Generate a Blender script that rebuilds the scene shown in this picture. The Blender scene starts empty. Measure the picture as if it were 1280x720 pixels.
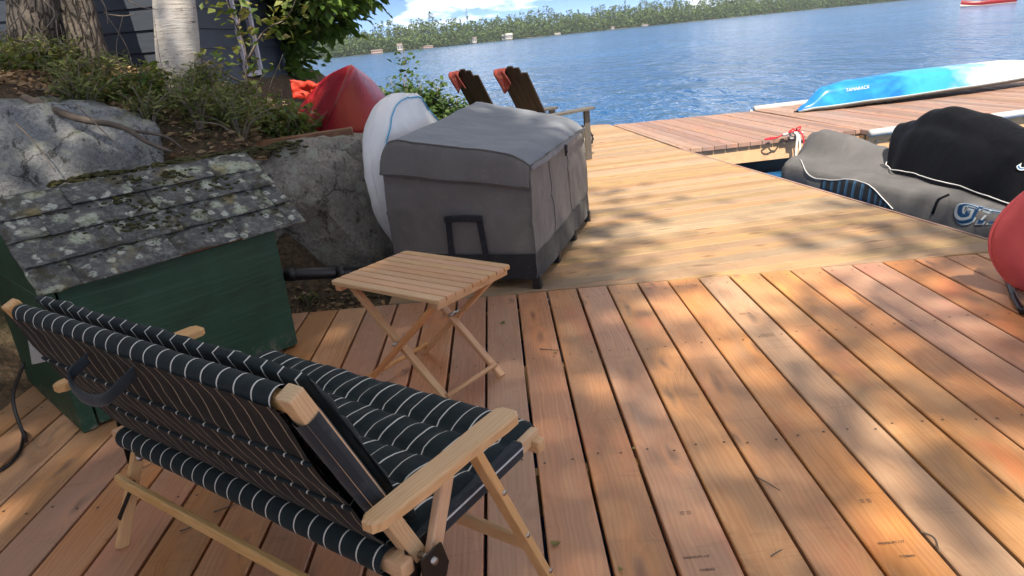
import bpy, bmesh, math, random
import numpy as np
from mathutils import Vector, Matrix, noise as mnoise
R = math.radians
random.seed(7); rng = np.random.default_rng(11)
scene = bpy.context.scene
COL = scene.collection

# ------------------------------------------------------------------ camera
F_PX, PITCH, ROLL, YAW, CAM_H = 880.0, R(19.49), R(5.68), R(-0.066), 1.52
def cam_axes():
    f0 = Vector((math.sin(YAW), math.cos(YAW), 0)); r0 = Vector((math.cos(YAW), -math.sin(YAW), 0)); u0 = Vector((0, 0, 1))
    f = f0*math.cos(PITCH) - u0*math.sin(PITCH); u = u0*math.cos(PITCH) + f0*math.sin(PITCH)
    r = r0*math.cos(ROLL) - u*math.sin(ROLL); u2 = u*math.cos(ROLL) + r0*math.sin(ROLL)
    return r, u2, f
CR, CU, CF = cam_axes(); CC = Vector((0, 0, CAM_H))
def ray(x, y): return CF + CR*((x-640)/F_PX) - CU*((y-360)/F_PX)
def at_z(x, y, z=0.0): d = ray(x, y); return CC + d*((z-CAM_H)/d.z)
def at_y(x, y, Y): d = ray(x, y); return CC + d*(Y/d.y)
cam = bpy.data.cameras.new('camera'); camo = bpy.data.objects.new('camera', cam); COL.objects.link(camo)
cam.sensor_width = 36; cam.lens = F_PX/1280*36; cam.clip_start = .05; cam.clip_end = 9000
mw = Matrix((CR, CU, -CF)).transposed().to_4x4(); mw.translation = CC; camo.matrix_world = mw
scene.camera = camo

# ------------------------------------------------------------------ light
SUN_EL, SUN_AZ = R(53), R(183)          # azimuth: where the sun stands, clockwise from +Y
SUN_POWER, SKY_POWER, EXPOSURE = 2.4, 0.05, 1.95
sd = Vector((math.sin(SUN_AZ)*math.cos(SUN_EL), math.cos(SUN_AZ)*math.cos(SUN_EL), math.sin(SUN_EL)))
sun = bpy.data.lights.new('sun', 'SUN'); sun.energy = SUN_POWER; sun.angle = R(0.55); sun.color = (1, .88, .72)
suno = bpy.data.objects.new('sun', sun); COL.objects.link(suno)
suno.rotation_euler = sd.to_track_quat('Z', 'Y').to_euler(); suno.location = sd*60
world = bpy.data.worlds.new('World'); scene.world = world; world.use_nodes = True
wn = world.node_tree; wn.nodes.clear(); CLOUD = (9.59, 20.3, 5.39)
def wnode(t, **k):
    n = wn.nodes.new(t)
    for a, b in k.items(): setattr(n, a, b)
    return n
sky = wnode('ShaderNodeTexSky', sky_type='NISHITA', sun_disc=False, sun_elevation=SUN_EL, sun_rotation=SUN_AZ, air_density=.30, dust_density=0, ozone_density=3.0, altitude=3000)
tc = wnode('ShaderNodeTexCoord'); mp = wnode('ShaderNodeMapping'); mp.inputs['Scale'].default_value = (1.7, 1.7, 6); mp.inputs['Location'].default_value = CLOUD
nz = wnode('ShaderNodeTexNoise'); nz.inputs['Scale'].default_value = 2.3; nz.inputs['Detail'].default_value = 9; nz.inputs['Roughness'].default_value = .58
rp = wnode('ShaderNodeValToRGB'); rp.color_ramp.elements[0].position = .50; rp.color_ramp.elements[1].position = .80
rp.color_ramp.elements[1].color = (.8, .8, .8, 1)
mx = wnode('ShaderNodeMix', data_type='RGBA'); mx.inputs[7].default_value = (46, 43, 39, 1)
bg = wnode('ShaderNodeBackground'); bg.inputs[1].default_value = SKY_POWER; wo = wnode('ShaderNodeOutputWorld')
for a, b in ((tc.outputs['Generated'], mp.inputs[0]), (mp.outputs[0], nz.inputs['Vector']), (nz.outputs[0], rp.inputs[0]), (rp.outputs[0], mx.inputs[0]),
             (sky.outputs[0], mx.inputs[6]), (mx.outputs[2], bg.inputs[0]), (bg.outputs[0], wo.inputs[0])): wn.links.new(a, b)
scene.view_settings.view_transform = 'Standard'; scene.view_settings.look = 'None'
scene.view_settings.exposure = EXPOSURE; scene.view_settings.gamma = 1

# ------------------------------------------------------------------ node materials
class G:
    def __init__(s, name):
        s.m = bpy.data.materials.new(name); s.m.use_nodes = True; s.nt = s.m.node_tree; s.nt.nodes.clear()
        s.out = s.nt.nodes.new('ShaderNodeOutputMaterial'); s.b = s.nt.nodes.new('ShaderNodeBsdfPrincipled')
        s.nt.links.new(s.b.outputs[0], s.out.inputs[0]); s._c = {}
    def n(s, t, **k):
        n = s.nt.nodes.new(t)
        for a, b in k.items(): setattr(n, a, b)
        return n
    def put(s, sock, v):
        if isinstance(v, bpy.types.NodeSocket): s.nt.links.new(v, sock)
        elif isinstance(v, (tuple, list)) and len(v) == 3 and sock.type == 'RGBA': sock.default_value = (*v, 1)
        else: sock.default_value = v
    def coord(s, k='Object'):
        if 'tc' not in s._c: s._c['tc'] = s.n('ShaderNodeTexCoord')
        return s._c['tc'].outputs[k]
    def rand(s):
        if 'oi' not in s._c: s._c['oi'] = s.n('ShaderNodeObjectInfo')
        return s._c['oi'].outputs['Random']
    def map(s, v, scale=(1, 1, 1), loc=(0, 0, 0), rot=(0, 0, 0)):
        n = s.n('ShaderNodeMapping'); s.put(n.inputs[0], v); s.put(n.inputs['Scale'], scale); s.put(n.inputs['Location'], loc); n.inputs['Rotation'].default_value = rot
        return n.outputs[0]
    def vadd(s, a, b):
        n = s.n('ShaderNodeVectorMath', operation='ADD'); s.put(n.inputs[0], a); s.put(n.inputs[1], b); return n.outputs[0]
    def noise(s, v, scale, detail=4, rough=.55, dist=0):
        n = s.n('ShaderNodeTexNoise'); s.put(n.inputs['Vector'], v)
        for a, b in (('Scale', scale), ('Detail', detail), ('Roughness', rough), ('Distortion', dist)): n.inputs[a].default_value = b
        return n.outputs[0]
    def vor(s, v, scale, feature='F1', rnd=1, out=0, dim='3D'):
        n = s.n('ShaderNodeTexVoronoi', feature=feature, voronoi_dimensions=dim); s.put(n.inputs['Vector'], v); n.inputs['Scale'].default_value = scale; n.inputs['Randomness'].default_value = rnd
        return n.outputs[out]
    def wave(s, v, scale, dist=2, dscale=1, detail=2, axis='X'):
        n = s.n('ShaderNodeTexWave', bands_direction=axis); s.put(n.inputs['Vector'], v)
        for a, b in (('Scale', scale), ('Distortion', dist), ('Detail', detail), ('Detail Scale', dscale)): n.inputs[a].default_value = b
        return n.outputs['Fac']
    def ramp(s, f, stops, interp='LINEAR'):
        n = s.n('ShaderNodeValToRGB'); s.put(n.inputs[0], f); r = n.color_ramp; r.interpolation = interp
        while len(r.elements) < len(stops): r.elements.new(.5)
        for e, (p, c) in zip(r.elements, stops):
            e.position = p; e.color = (c, c, c, 1) if isinstance(c, (int, float)) else (*c, 1)
        return n.outputs[0]
    def mix(s, f, a, b, blend='MIX'):
        n = s.n('ShaderNodeMix', data_type='RGBA', blend_type=blend); s.put(n.inputs[0], f); s.put(n.inputs[6], a); s.put(n.inputs[7], b); return n.outputs[2]
    def math(s, op, a, b=0.0, c=None):
        n = s.n('ShaderNodeMath', operation=op); s.put(n.inputs[0], a); s.put(n.inputs[1], b)
        if c is not None: s.put(n.inputs[2], c)
        return n.outputs[0]
    def sep(s, v):
        n = s.n('ShaderNodeSeparateXYZ'); s.put(n.inputs[0], v); return n.outputs
    def comb(s, x, y, z):
        n = s.n('ShaderNodeCombineXYZ')
        for i, v in enumerate((x, y, z)): s.put(n.inputs[i], v)
        return n.outputs[0]
    def hsv(s, c, h=.5, sat=1, v=1):
        n = s.n('ShaderNodeHueSaturation'); s.put(n.inputs['Color'], c); s.put(n.inputs['Hue'], h); s.put(n.inputs['Saturation'], sat); s.put(n.inputs['Value'], v); return n.outputs[0]
    def bump(s, h, strength=.3, dist=.01, normal=None):
        n = s.n('ShaderNodeBump'); s.put(n.inputs['Height'], h); n.inputs['Strength'].default_value = strength; n.inputs['Distance'].default_value = dist
        if normal is not None: s.put(n.inputs['Normal'], normal)
        return n.outputs[0]
    def fin(s, col=None, rough=None, normal=None, **k):
        if col is not None: s.put(s.b.inputs['Base Color'], col)
        if rough is not None: s.put(s.b.inputs['Roughness'], rough)
        if normal is not None: s.put(s.b.inputs['Normal'], normal)
        for a, v in k.items(): s.put(s.b.inputs[a.replace('_', ' ')], v)
        return s.m

def plain(name, c, rough=.6, var=.18, scale=6, bump=.15, bscale=60, bdist=.004, **k):
    g = G(name); v = g.coord()
    n = g.noise(v, scale, 5); c2 = tuple(x*(1-var) for x in c); c3 = tuple(min(1, x*(1+var)) for x in c)
    col = g.ramp(n, [(.3, c2), (.7, c3)])
    nb = g.noise(v, bscale, 4)
    r = g.ramp(g.noise(v, scale*2.3, 4), [(.3, max(.02, rough-.08)), (.7, min(1, rough+.08))])
    return g.fin(col, r, g.bump(nb, bump, bdist), **k)

def wood(name, lo, hi, tint, knot=(.12, .05, .025), sc=1.0, rough=.62, rvar=.16, knots=True, stain=.5, grain=.5, gloss=.25, red=0):
    """grain along local Y, every plank its own offset and tone"""
    g = G(name); rd = g.rand()
    off = g.comb(g.math('MULTIPLY', rd, 37.0), g.math('MULTIPLY', rd, 91.0), g.math('MULTIPLY', rd, 53.0))
    v = g.vadd(g.coord(), off)
    warp = g.noise(g.map(v, (3*sc, .9*sc, 3*sc)), 1.6, 3)
    vw = g.vadd(v, g.map(g.comb(warp, 0.0, warp), (.09/sc, 1, .09/sc)))
    if knots:
        kv = g.vadd(g.map(v, (5.2*sc, 1.5*sc, 2*sc)), g.map(g.comb(warp, warp, 0.0), (.8, .8, 1)))
        kd = g.vor(kv, 1.0, rnd=.95, dim='2D')
        kpull = g.ramp(kd, [(0, 1.0), (.34, .0)], 'EASE')
        vw = g.vadd(vw, g.map(g.comb(kpull, 0.0, kpull), (.045/sc, 1, .045/sc)))
    fine = g.noise(g.map(vw, (75*sc, 1.6*sc, 75*sc)), 1.0, 5, .6)
    rings = g.wave(g.map(vw, (1, .05, 1)), 17*sc, 5.5, .9, 3)
    blotch = g.noise(g.map(v, (4*sc, 1.1*sc, 4*sc)), 1.0, 5, .6)
    blotch2 = g.noise(g.map(g.vadd(v, (7.3, 2.1, 5.5)), (7*sc, 2.2*sc, 7*sc)), 1.0, 6, .65)
    f = g.math('ADD', g.math('MULTIPLY', fine, .74-.2*grain), g.math('MULTIPLY', rings, .42*grain+.04))
    col = g.ramp(f, [(.28, lo), (.72, hi)])
    col = g.mix(g.math('MULTIPLY', g.ramp(blotch, [(.42, 0), (.68, 1)]), stain), col, tint)
    col = g.mix(g.math('MULTIPLY', g.ramp(blotch2, [(.55, 0), (.75, 1)]), stain*.6), col, tuple(x*.62 for x in lo))
    if red:
        rs = g.noise(g.map(g.vadd(v, (4.4, 6.6, 1.1)), (3.0*sc, 1.3*sc, 1)), 1.0, 4, .6)
        col = g.mix(g.math('MULTIPLY', g.ramp(rs, [(.58, 0), (.74, 1)]), red), col, (.60, .17, .085))
        col = g.mix(g.math('MULTIPLY', g.ramp(rs, [(.26, 1), (.42, 0)]), red*.8), col, (.47, .31, .20))
    cross = g.noise(g.map(g.vadd(v, (1.7, 9.1, 0)), (2.2*sc, 16*sc, 1)), 1.0, 5, .65, 1.2)
    col = g.mix(g.math('MULTIPLY', g.ramp(cross, [(.6, 0), (.72, 1)]), .35 if knots else 0.0), col, tuple(x*.55 for x in lo))
    if knots:
        gate = g.ramp(g.vor(kv, 1.0, rnd=.95, out=1, dim='2D'), [(.40, 0), (.45, 1)])
        kf = g.math('MULTIPLY', g.ramp(kd, [(.02, 1), (.05, .6), (.11, 0)]), gate)
        col = g.mix(g.math('MULTIPLY', kf, .8), col, knot)
        halo = g.math('MULTIPLY', g.ramp(kd, [(.08, 0), (.16, .5), (.34, 0)]), gate)
        col = g.mix(halo, col, tuple(min(1, x*1.0) for x in (hi[0]*1.12, hi[1]*.95, hi[2]*.7)))
    col = g.hsv(col, g.math('ADD', .492, g.math('MULTIPLY', rd, .016)), g.math('ADD', .80, g.math('MULTIPLY', g.math('FRACT', g.math('MULTIPLY', rd, 17.3)), .27)),
                g.math('ADD', 1-rvar, g.math('MULTIPLY', g.math('FRACT', g.math('MULTIPLY', rd, 7.7)), 2*rvar)))
    rg = g.ramp(blotch, [(.3, rough-gloss*.5), (.7, rough+.1)])
    return g.fin(col, rg, g.bump(f, .22, .004))

MAT = {}
MAT['deck'] = wood('red brown deck timber', (.44, .188, .070), (.61, .308, .130), (.47, .295, .18), knot=(.26, .12, .055), rvar=.12, stain=.6, grain=.25, rough=.5, red=.55)
MAT['dock'] = wood('pale dock timber', (.30, .182, .086), (.43, .285, .148), (.31, .225, .145), rvar=.12, stain=.6, knot=(.2, .09, .04))
MAT['fdock'] = wood('weathered far dock timber', (.24, .135, .095), (.36, .22, .165), (.28, .21, .19), rvar=.22, stain=.6)
MAT['beam'] = wood('fresh pine beam', (.50, .28, .10), (.64, .40, .17), (.52, .33, .15), rvar=.06, stain=.4)
MAT['beech'] = wood('beech frame', (.60, .35, .15), (.74, .47, .23), (.64, .40, .2), knots=False, sc=2.2, stain=.3, rvar=.05, rough=.45)
MAT['teak'] = wood('oiled table wood', (.55, .27, .10), (.70, .40, .18), (.62, .34, .14), knots=False, sc=2.0, stain=.3, rvar=.09, rough=.42)
MAT['grey_wood'] = wood('weathered grey wood', (.07, .064, .056), (.125, .115, .10), (.13, .122, .11), knots=False, sc=1.5, stain=.6, rvar=.15)
MAT['shaded_wood'] = wood('shade darkened weathered wood', (.018, .013, .010), (.036, .027, .021), (.05, .043, .037), knots=False, sc=1.5, stain=.5, rvar=.15)  # weathered wood for the chair backs, with their shade put into the colour
MAT['brown_board'] = wood('brown stained board', (.16, .07, .035), (.27, .13, .06), (.2, .1, .06), rvar=.05)
MAT['black_metal'] = plain('black metal', (.012, .012, .013), .4, .1, bump=.05, Metallic=.3)
MAT['steel'] = plain('screw steel', (.45, .44, .42), .35, .1, Metallic=1.0)
MAT['screw'] = plain('dark screw heads', (.06, .04, .03), .6)
MAT['black_plastic'] = plain('black plastic', (.014, .014, .016), .35, .2, bump=.05)
MAT['grey_plastic'] = plain('grey plastic', (.30, .31, .30), .45, .12)
MAT['white_fabric'] = plain('white fabric', (.80, .81, .83), .75, .07, 3, .15, 25, .006)
MAT['blue_piping'] = plain('blue piping', (.10, .42, .68), .5, .1)
MAT['vinyl'] = plain('white vinyl fender', (.46, .47, .47), .5, .15, 4)
MAT['white_rope'] = plain('white rope', (.65, .63, .6), .8, .15, 30, .4, 200)
MAT['red_rope'] = plain('red rope', (.5, .02, .04), .8, .2, 30, .4, 200)
MAT['ink'] = plain('stamp ink', (.055, .045, .045), .8, .2)
MAT['faint_ink'] = plain('faded stamp ink', (.22, .16, .12), .8, .2)
MAT['piping'] = plain('light piping', (.62, .63, .66), .6, .1)
MAT['letter_blue'] = plain('blue printed lettering', (.02, .10, .27), .55, .1)
MAT['letter_white'] = plain('pale printed lettering', (.6, .68, .75), .55, .1)
MAT['orange'] = plain('orange red nylon', (.45, .035, .015), .7, .25, 5, .3, 20, .01)
MAT['terracotta'] = plain('faded red blanket', (.4, .1, .07), .9, .2)
MAT['soil'] = None

def fabric(name, c, weave=900, rough=.8, var=.12, wr=.25, dusty=.12, sheen=.15, spec=.4):
    g = G(name); v = g.coord(); n = g.noise(v, 3.5, 5)
    col = g.ramp(n, [(.3, tuple(x*(1-var) for x in c)), (.7, tuple(x*(1+var) for x in c))])
    dust = g.ramp(g.noise(v, 14, 6, .7), [(.55, 0), (.8, 1)])
    col = g.mix(g.math('MULTIPLY', dust, dusty), col, (.4, .38, .34))
    wv = g.noise(v, weave, 1); cr = g.noise(g.map(v, (1, 1, .45)), 7, 4, .6, .6)
    b = g.bump(wv, .12, .0006); b = g.bump(cr, wr, .02, b)
    return g.fin(col, rough, b, Sheen_Weight=sheen, Specular_IOR_Level=spec)
MAT['cover_grey'] = fabric('grey cover fabric', (.135, .128, .124), wr=.55)
MAT['cover_top'] = fabric('slate top fabric', (.165, .185, .215), wr=.5)
MAT['cover_dark'] = fabric('charcoal base fabric', (.016, .017, .020))
MAT['strap'] = fabric('black strap', (.010, .012, .018), wr=.1)
MAT['pwc_grey'] = fabric('grey boat cover', (.125, .125, .130), rough=.6, dusty=.05, wr=.5, sheen=0, spec=.2)
MAT['pwc_black'] = fabric('black boat cover', (.004, .005, .008), rough=.6, dusty=.006, sheen=0, wr=.6, spec=.12)
MAT['navy_plain'] = fabric('navy fabric', (.010, .018, .028), wr=.15)

def stripes(name, base, line, pitch=.0575, w=.052):
    g = G(name); v = g.coord(); x = g.sep(v)[0]
    wob = g.math('MULTIPLY', g.noise(v, 9, 3), .006)
    f = g.math('FRACT', g.math('ADD', g.math('DIVIDE', g.math('ADD', x, wob), pitch), 100.25))
    s = g.ramp(f, [(0, 0), (.5-w, 0), (.5-w+.03, 1), (.5+w-.03, 1), (.5+w, 0)])
    n = g.noise(v, 40, 4); b2 = g.ramp(n, [(.3, tuple(q*.8 for q in base)), (.7, tuple(q*1.25 for q in base))])
    col = g.mix(s, b2, line)
    b = g.bump(g.noise(v, 1200, 1), .15, .0006); b = g.bump(g.noise(v, 16, 4, .6), .3, .012, b)
    return g.fin(col, .85, b, Sheen_Weight=.04, Specular_IOR_Level=.3)
MAT['stripe'] = stripes('navy pinstripe fabric', (.008, .017, .021), (.66, .66, .62))
MAT['stripe_back'] = stripes('dark pinstripe lining', (.006, .006, .006), (.42, .35, .25), w=.042)

def green_paint():
    g = G('worn green paint'); v = g.coord(); 
    gr = g.noise(g.map(v, (2.2, 2.2, 60)), 1.0, 5, .6, .7); bl = g.noise(v, 4, 5)
    col = g.ramp(bl, [(.3, (.006, .034, .020)), (.7, (.015, .074, .042))])
    col = g.mix(g.math('MULTIPLY', g.ramp(gr, [(.48, 0), (.66, 1)]), .7), col, (.024, .088, .054))
    sp = g.sep(v)[2]
    wear = g.math('MULTIPLY', g.ramp(g.noise(v, 22, 6, .7), [(.5, 0), (.62, 1)]), g.ramp(sp, [(.0, 1), (.045, .5), (.10, 0)]))
    col = g.mix(wear, col, (.19, .16, .12))
    chips = g.ramp(g.noise(g.map(v, (20, 20, 60)), 1.2, 5, .7), [(.72, 0), (.76, 1)])
    col = g.mix(g.math('MULTIPLY', chips, .6), col, (.16, .18, .14))
    return g.fin(col, .55, g.bump(gr, .25, .004))
MAT['green'] = green_paint()

def lichen(g, v, col, amt=.52, scale=7.0, colour=(.34, .38, .28)):
    warp = g.vadd(v, g.map(g.comb(g.noise(v, 16, 4), g.noise(g.vadd(v, (3, 7, 1)), 16, 4), 0.0), (.07, .07, .07)))
    d = g.vor(warp, scale); cellr = g.vor(warp, scale, out=1)
    spot = g.math('MULTIPLY', g.ramp(d, [(.28, 1), (.42, 0)]), g.ramp(cellr, [(amt, 0), (amt+.02, 1)]))
    crumble = g.ramp(g.noise(v, 55, 4, .7), [(.36, 0), (.5, 1)])
    f = g.math('MULTIPLY', spot, crumble)
    return g.mix(f, col, colour), f
def shingle():
    g = G('mossy asphalt shingle'); rd = g.rand()
    v = g.vadd(g.coord(), g.comb(g.math('MULTIPLY', rd, 11.0), g.math('MULTIPLY', rd, 23.0), 0.0))
    gran = g.noise(v, 260, 2, .8); big = g.noise(v, 9, 5, .65)
    col = g.ramp(gran, [(.3, (.030, .031, .034)), (.55, (.075, .076, .08)), (.75, (.19, .19, .19))])
    col = g.mix(g.ramp(big, [(.4, 0), (.7, .55)]), col, (.15, .15, .15))
    col = g.mix(g.math('MULTIPLY', g.ramp(g.noise(v, 30, 6, .75), [(.48, 0), (.6, 1)]), .55), col, (.25, .26, .23))
    col, f1 = lichen(g, v, col, .35, 8.0, (.36, .40, .30))
    col, f2 = lichen(g, g.vadd(v, (5, 5, 5)), col, .35, 19.0, (.42, .44, .38))
    col = g.mix(g.math('MULTIPLY', g.ramp(g.noise(g.vadd(v, (2, 8, 3)), 5, 4), [(.6, 0), (.7, 1)]), .5), col, (.3, .24, .07))
    ms = g.math('MULTIPLY', g.ramp(g.noise(g.vadd(v, (9, 1, 4)), 6.5, 5, .7), [(.52, 0), (.62, 1)]), g.ramp(g.noise(v, 60, 4, .7), [(.35, 0), (.55, 1)]))
    col = g.mix(g.math('MULTIPLY', ms, .9), col, (.055, .050, .018))
    h = g.math('ADD', g.math('MULTIPLY', gran, .3), g.math('ADD', g.math('MULTIPLY', f1, .5), ms))
    return g.fin(col, .92, g.bump(h, .6, .01))
MAT['shingle'] = shingle()
def rock(name, a, b, c, mossy=.5):
    g = G(name); v = g.coord()
    n1 = g.noise(v, 3, 8, .65); n2 = g.noise(v, 38, 6, .7); 
    col = g.ramp(n2, [(.3, a), (.5, b), (.72, c)])
    col = g.mix(g.ramp(n1, [(.4, .0), (.65, .6)]), col, tuple(x*.45 for x in b))
    dk = g.ramp(g.noise(g.map(v, (1, 1, .5)), 13, 7, .75), [(.57, 0), (.64, 1)])
    col = g.mix(g.math('MULTIPLY', dk, .8), col, (.035, .035, .033))
    spk = g.ramp(g.noise(v, 95, 4, .75), [(.36, 0), (.44, 1), (.56, 1), (.64, 0)])
    col = g.mix(g.math('MULTIPLY', g.math('SUBTRACT', 1.0, spk), .55), col, g.mix(g.ramp(g.noise(v, 95, 4, .75), [(.49, 0), (.51, 1)]), (.05, .048, .045), (.5, .48, .44)))
    cv = g.vadd(v, g.map(g.comb(g.noise(v, 5, 5, .7), g.noise(g.vadd(v, (4, 2, 9)), 5, 5, .7), g.noise(v, 6, 4)), (.35, .35, .35)))
    ck_ = g.math('MULTIPLY', g.ramp(g.vor(cv, 1.7, 'DISTANCE_TO_EDGE'), [(0, 1), (.008, .7), (.022, 0)]), g.ramp(g.noise(v, 2.2, 3), [(.45, 0), (.55, 1)]))
    col = g.mix(g.math('MULTIPLY', ck_, .85), col, (.03, .028, .025))
    col, f = lichen(g, v, col, .5, 8.0, (.42, .44, .38))
    if mossy:
        geo = g.n('ShaderNodeNewGeometry'); up = g.sep(geo.outputs['Normal'])[2]
        mo = g.math('MULTIPLY', g.ramp(up, [(.55, 0), (.9, 1)]), g.ramp(g.noise(v, 4.5, 5, .7), [(.45, 0), (.6, mossy)]))
        col = g.mix(mo, col, (.075, .085, .018))
    b_ = g.bump(g.math('ADD', g.math('ADD', n2, g.math('MULTIPLY', n1, 1.5)), g.math('MULTIPLY', g.noise(v, 110, 4, .7), .4)), .9, .035)
    return g.fin(col, .88, b_)
MAT['rock'] = rock('grey granite', (.20, .185, .16), (.40, .37, .325), (.58, .55, .49), .25)
MAT['rock_pale'] = rock('pale granite', (.20, .21, .215), (.38, .40, .41), (.55, .57, .58), .5)
def moss():
    g = G('moss'); v = g.coord(); n = g.noise(v, 45, 5, .7)
    col = g.ramp(n, [(.3, (.020, .020, .006)), (.55, (.060, .060, .014)), (.75, (.12, .11, .03))])
    return g.fin(col, .95, g.bump(g.noise(v, 120, 4), .9, .02))
MAT['moss'] = moss()
def soil():
    g = G('forest soil'); v = g.coord(); n = g.noise(v, 24, 7, .75); n2 = g.noise(v, 1.6, 5)
    d = g.vor(v, 36, out=1)
    col = g.ramp(n, [(.3, (.035, .026, .016)), (.55, (.11, .078, .048)), (.75, (.25, .18, .11))])
    col = g.mix(g.math('MULTIPLY', g.ramp(d, [(.6, 0), (.75, 1)]), .5), col, (.2, .13, .07))
    col = g.mix(g.ramp(n2, [(.5, 0), (.65, .55)]), col, (.04, .05, .015))
    return g.fin(col, .95, g.bump(n, .9, .03))
MAT['soil'] = soil()
def bark():
    g = G('furrowed bark'); v = g.coord()
    w = g.vadd(g.map(v, (13, 13, 2.6)), g.map(g.comb(g.noise(v, 5, 4), g.noise(v, 6, 4), 0.0), (.9, .9, 1)))
    d = g.vor(w, 1.6, 'DISTANCE_TO_EDGE'); n = g.noise(g.map(v, (30, 30, 9)), 1.5, 5, .7)
    h = g.math('ADD', g.ramp(d, [(0, 0), (.18, .8), (.5, 1)]), g.math('MULTIPLY', n, .5))
    col = g.ramp(h, [(.1, (.06, .048, .038)), (.6, (.11, .09, .072)), (1.0, (.17, .145, .12))])
    col = g.mix(g.ramp(g.noise(v, 7, 5), [(.55, 0), (.75, .5)]), col, (.16, .165, .15))
    return g.fin(col, .92, g.bump(h, 1.0, .045))
MAT['bark'] = bark()
def birch():
    g = G('birch bark'); v = g.coord()
    st = g.noise(g.map(v, (5, 5, 60)), 1.0, 5, .7, .6); sc = g.noise(g.map(v, (6, 6, 22)), 1.3, 6, .7)
    big = g.noise(v, 5, 5)
    col = g.ramp(big, [(.3, (.40, .37, .33)), (.7, (.62, .60, .57))])
    col = g.mix(g.math('MULTIPLY', g.ramp(st, [(.56, 0), (.66, 1)]), .6), col, (.20, .16, .12))
    col = g.mix(g.math('MULTIPLY', g.ramp(sc, [(.60, 0), (.66, 1)]), .9), col, (.045, .035, .03))
    z = g.sep(v)[2]; rough_base = g.math('MULTIPLY', g.ramp(z, [(.02, 1), (.30, 0)]), g.ramp(g.noise(v, 14, 6, .7), [(.35, 0), (.55, 1)]))
    col = g.mix(rough_base, col, (.05, .038, .03))
    return g.fin(col, .75, g.bump(g.math('ADD', st, sc), .5, .02))
MAT['birch'] = birch()
MAT['twig'] = plain('dead twig', (.20, .165, .135), .85, .3, 20, .4, 60)
MAT['root'] = plain('root bark', (.13, .105, .085), .85, .35, 14, .5, 60, .01)
def siding():
    g = G('dark navy siding'); rd = g.rand(); v = g.vadd(g.coord(), g.comb(rd, rd, rd))
    n = g.noise(g.map(v, (2, 2, 14)), 2, 5); col = g.ramp(n, [(.3, (.016, .023, .036)), (.7, (.025, .035, .052))])
    return g.fin(col, .5, g.bump(g.noise(g.map(v, (3, 3, 60)), 3, 4), .12, .003))
MAT['siding'] = siding()
MAT['white_trim'] = plain('pale window trim', (.55, .57, .6), .5, .06)
def glass():
    g = G('window glass'); return g.fin((.03, .04, .05), .05, Specular_IOR_Level=.8)
MAT['glass'] = glass()
def gloss_red(name, c, c2, rough=.28, scuff=.5):
    g = G(name); v = g.coord(); n = g.noise(v, 3.2, 6, .6); s = g.noise(g.map(v, (10, 10, 10)), 2.0, 6, .75)
    col = g.ramp(n, [(.35, c), (.7, c2)])
    col = g.mix(g.math('MULTIPLY', g.ramp(s, [(.56, 0), (.72, 1)]), scuff), col, tuple(min(1, x*.55+.05) for x in c))
    return g.fin(col, g.ramp(s, [(.35, rough), (.75, rough+.3)]), g.bump(g.noise(v, 9, 3), .08, .02), Coat_Weight=.06, Coat_Roughness=.25, Specular_IOR_Level=.35)
MAT['canoe'] = gloss_red('scuffed red canoe hull', (.22, .005, .016), (.32, .010, .022), .28, .5)
MAT['canoe_in'] = gloss_red('dull red canoe trim', (.17, .03, .028), (.26, .05, .04), .5, .6)
MAT['shell'] = gloss_red('faded red moulded plastic', (.50, .085, .11), (.60, .125, .14), .36, .2)
MAT['boat_red'] = plain('boat red hull', (.22, .01, .015), .35, .1)
def kayak():
    g = G('blue kayak plastic with glare'); v = g.coord(); y = g.sep(v)[1]
    n = g.noise(g.map(v, (1.5, 1.1, 1.5)), 1.7, 3); base = g.ramp(n, [(.35, (.008, .13, .46)), (.62, (.015, .22, .60)), (.8, (.04, .42, .72))])
    f = g.math('ADD', y, g.math('MULTIPLY', g.math('SUBTRACT', n, .5), 2.4))
    col = g.mix(g.ramp(g.math('DIVIDE', f, 4.0), [(.30, 0), (.5, .75), (.62, .5)]), base, (.05, .40, .66))
    col = g.mix(g.ramp(g.math('DIVIDE', f, 4.0), [(.60, 0), (.86, 1)]), col, (.55, .58, .58))  # pale end: white plastic blended with sun glare painted into the colour
    return g.fin(col, .33, g.bump(g.noise(v, 6, 3), .06, .02))
MAT['kayak'] = kayak()
MAT['kayak_deck'] = plain('grey kayak deck', (.16, .17, .17), .5, .15)
def plaid():
    g = G('red plaid blanket'); v = g.coord(); x, y, z = g.sep(v)
    a = g.ramp(g.math('FRACT', g.math('MULTIPLY', x, 7.0)), [(.0, 0), (.35, 0), (.4, 1), (.6, 1), (.65, 0)])
    b = g.ramp(g.math('FRACT', g.math('MULTIPLY', z, 8.0)), [(.0, 0), (.35, 0), (.4, 1), (.6, 1), (.65, 0)])
    col = g.mix(g.math('MULTIPLY', a, .6), (.24, .045, .035), (.09, .02, .03)); col = g.mix(g.math('MULTIPLY', b, .4), col, (.32, .12, .085))
    return g.fin(col, .95, g.bump(g.noise(v, 40, 4), .4, .01))
MAT['plaid'] = plaid()
def louvre():
    g = G('blue striped panel'); v = g.coord('UV'); x = g.sep(v)[0]
    f = g.math('FRACT', g.math('MULTIPLY', x, 11.0)); s = g.ramp(f, [(0, 0), (.3, 0), (.34, 1), (.52, .5), (.56, .1), (.62, .9), (.68, 0)])
    return g.fin(g.mix(s, (.012, .014, .018), (.045, .14, .27)), .6)
MAT['louvre'] = louvre()
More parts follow.
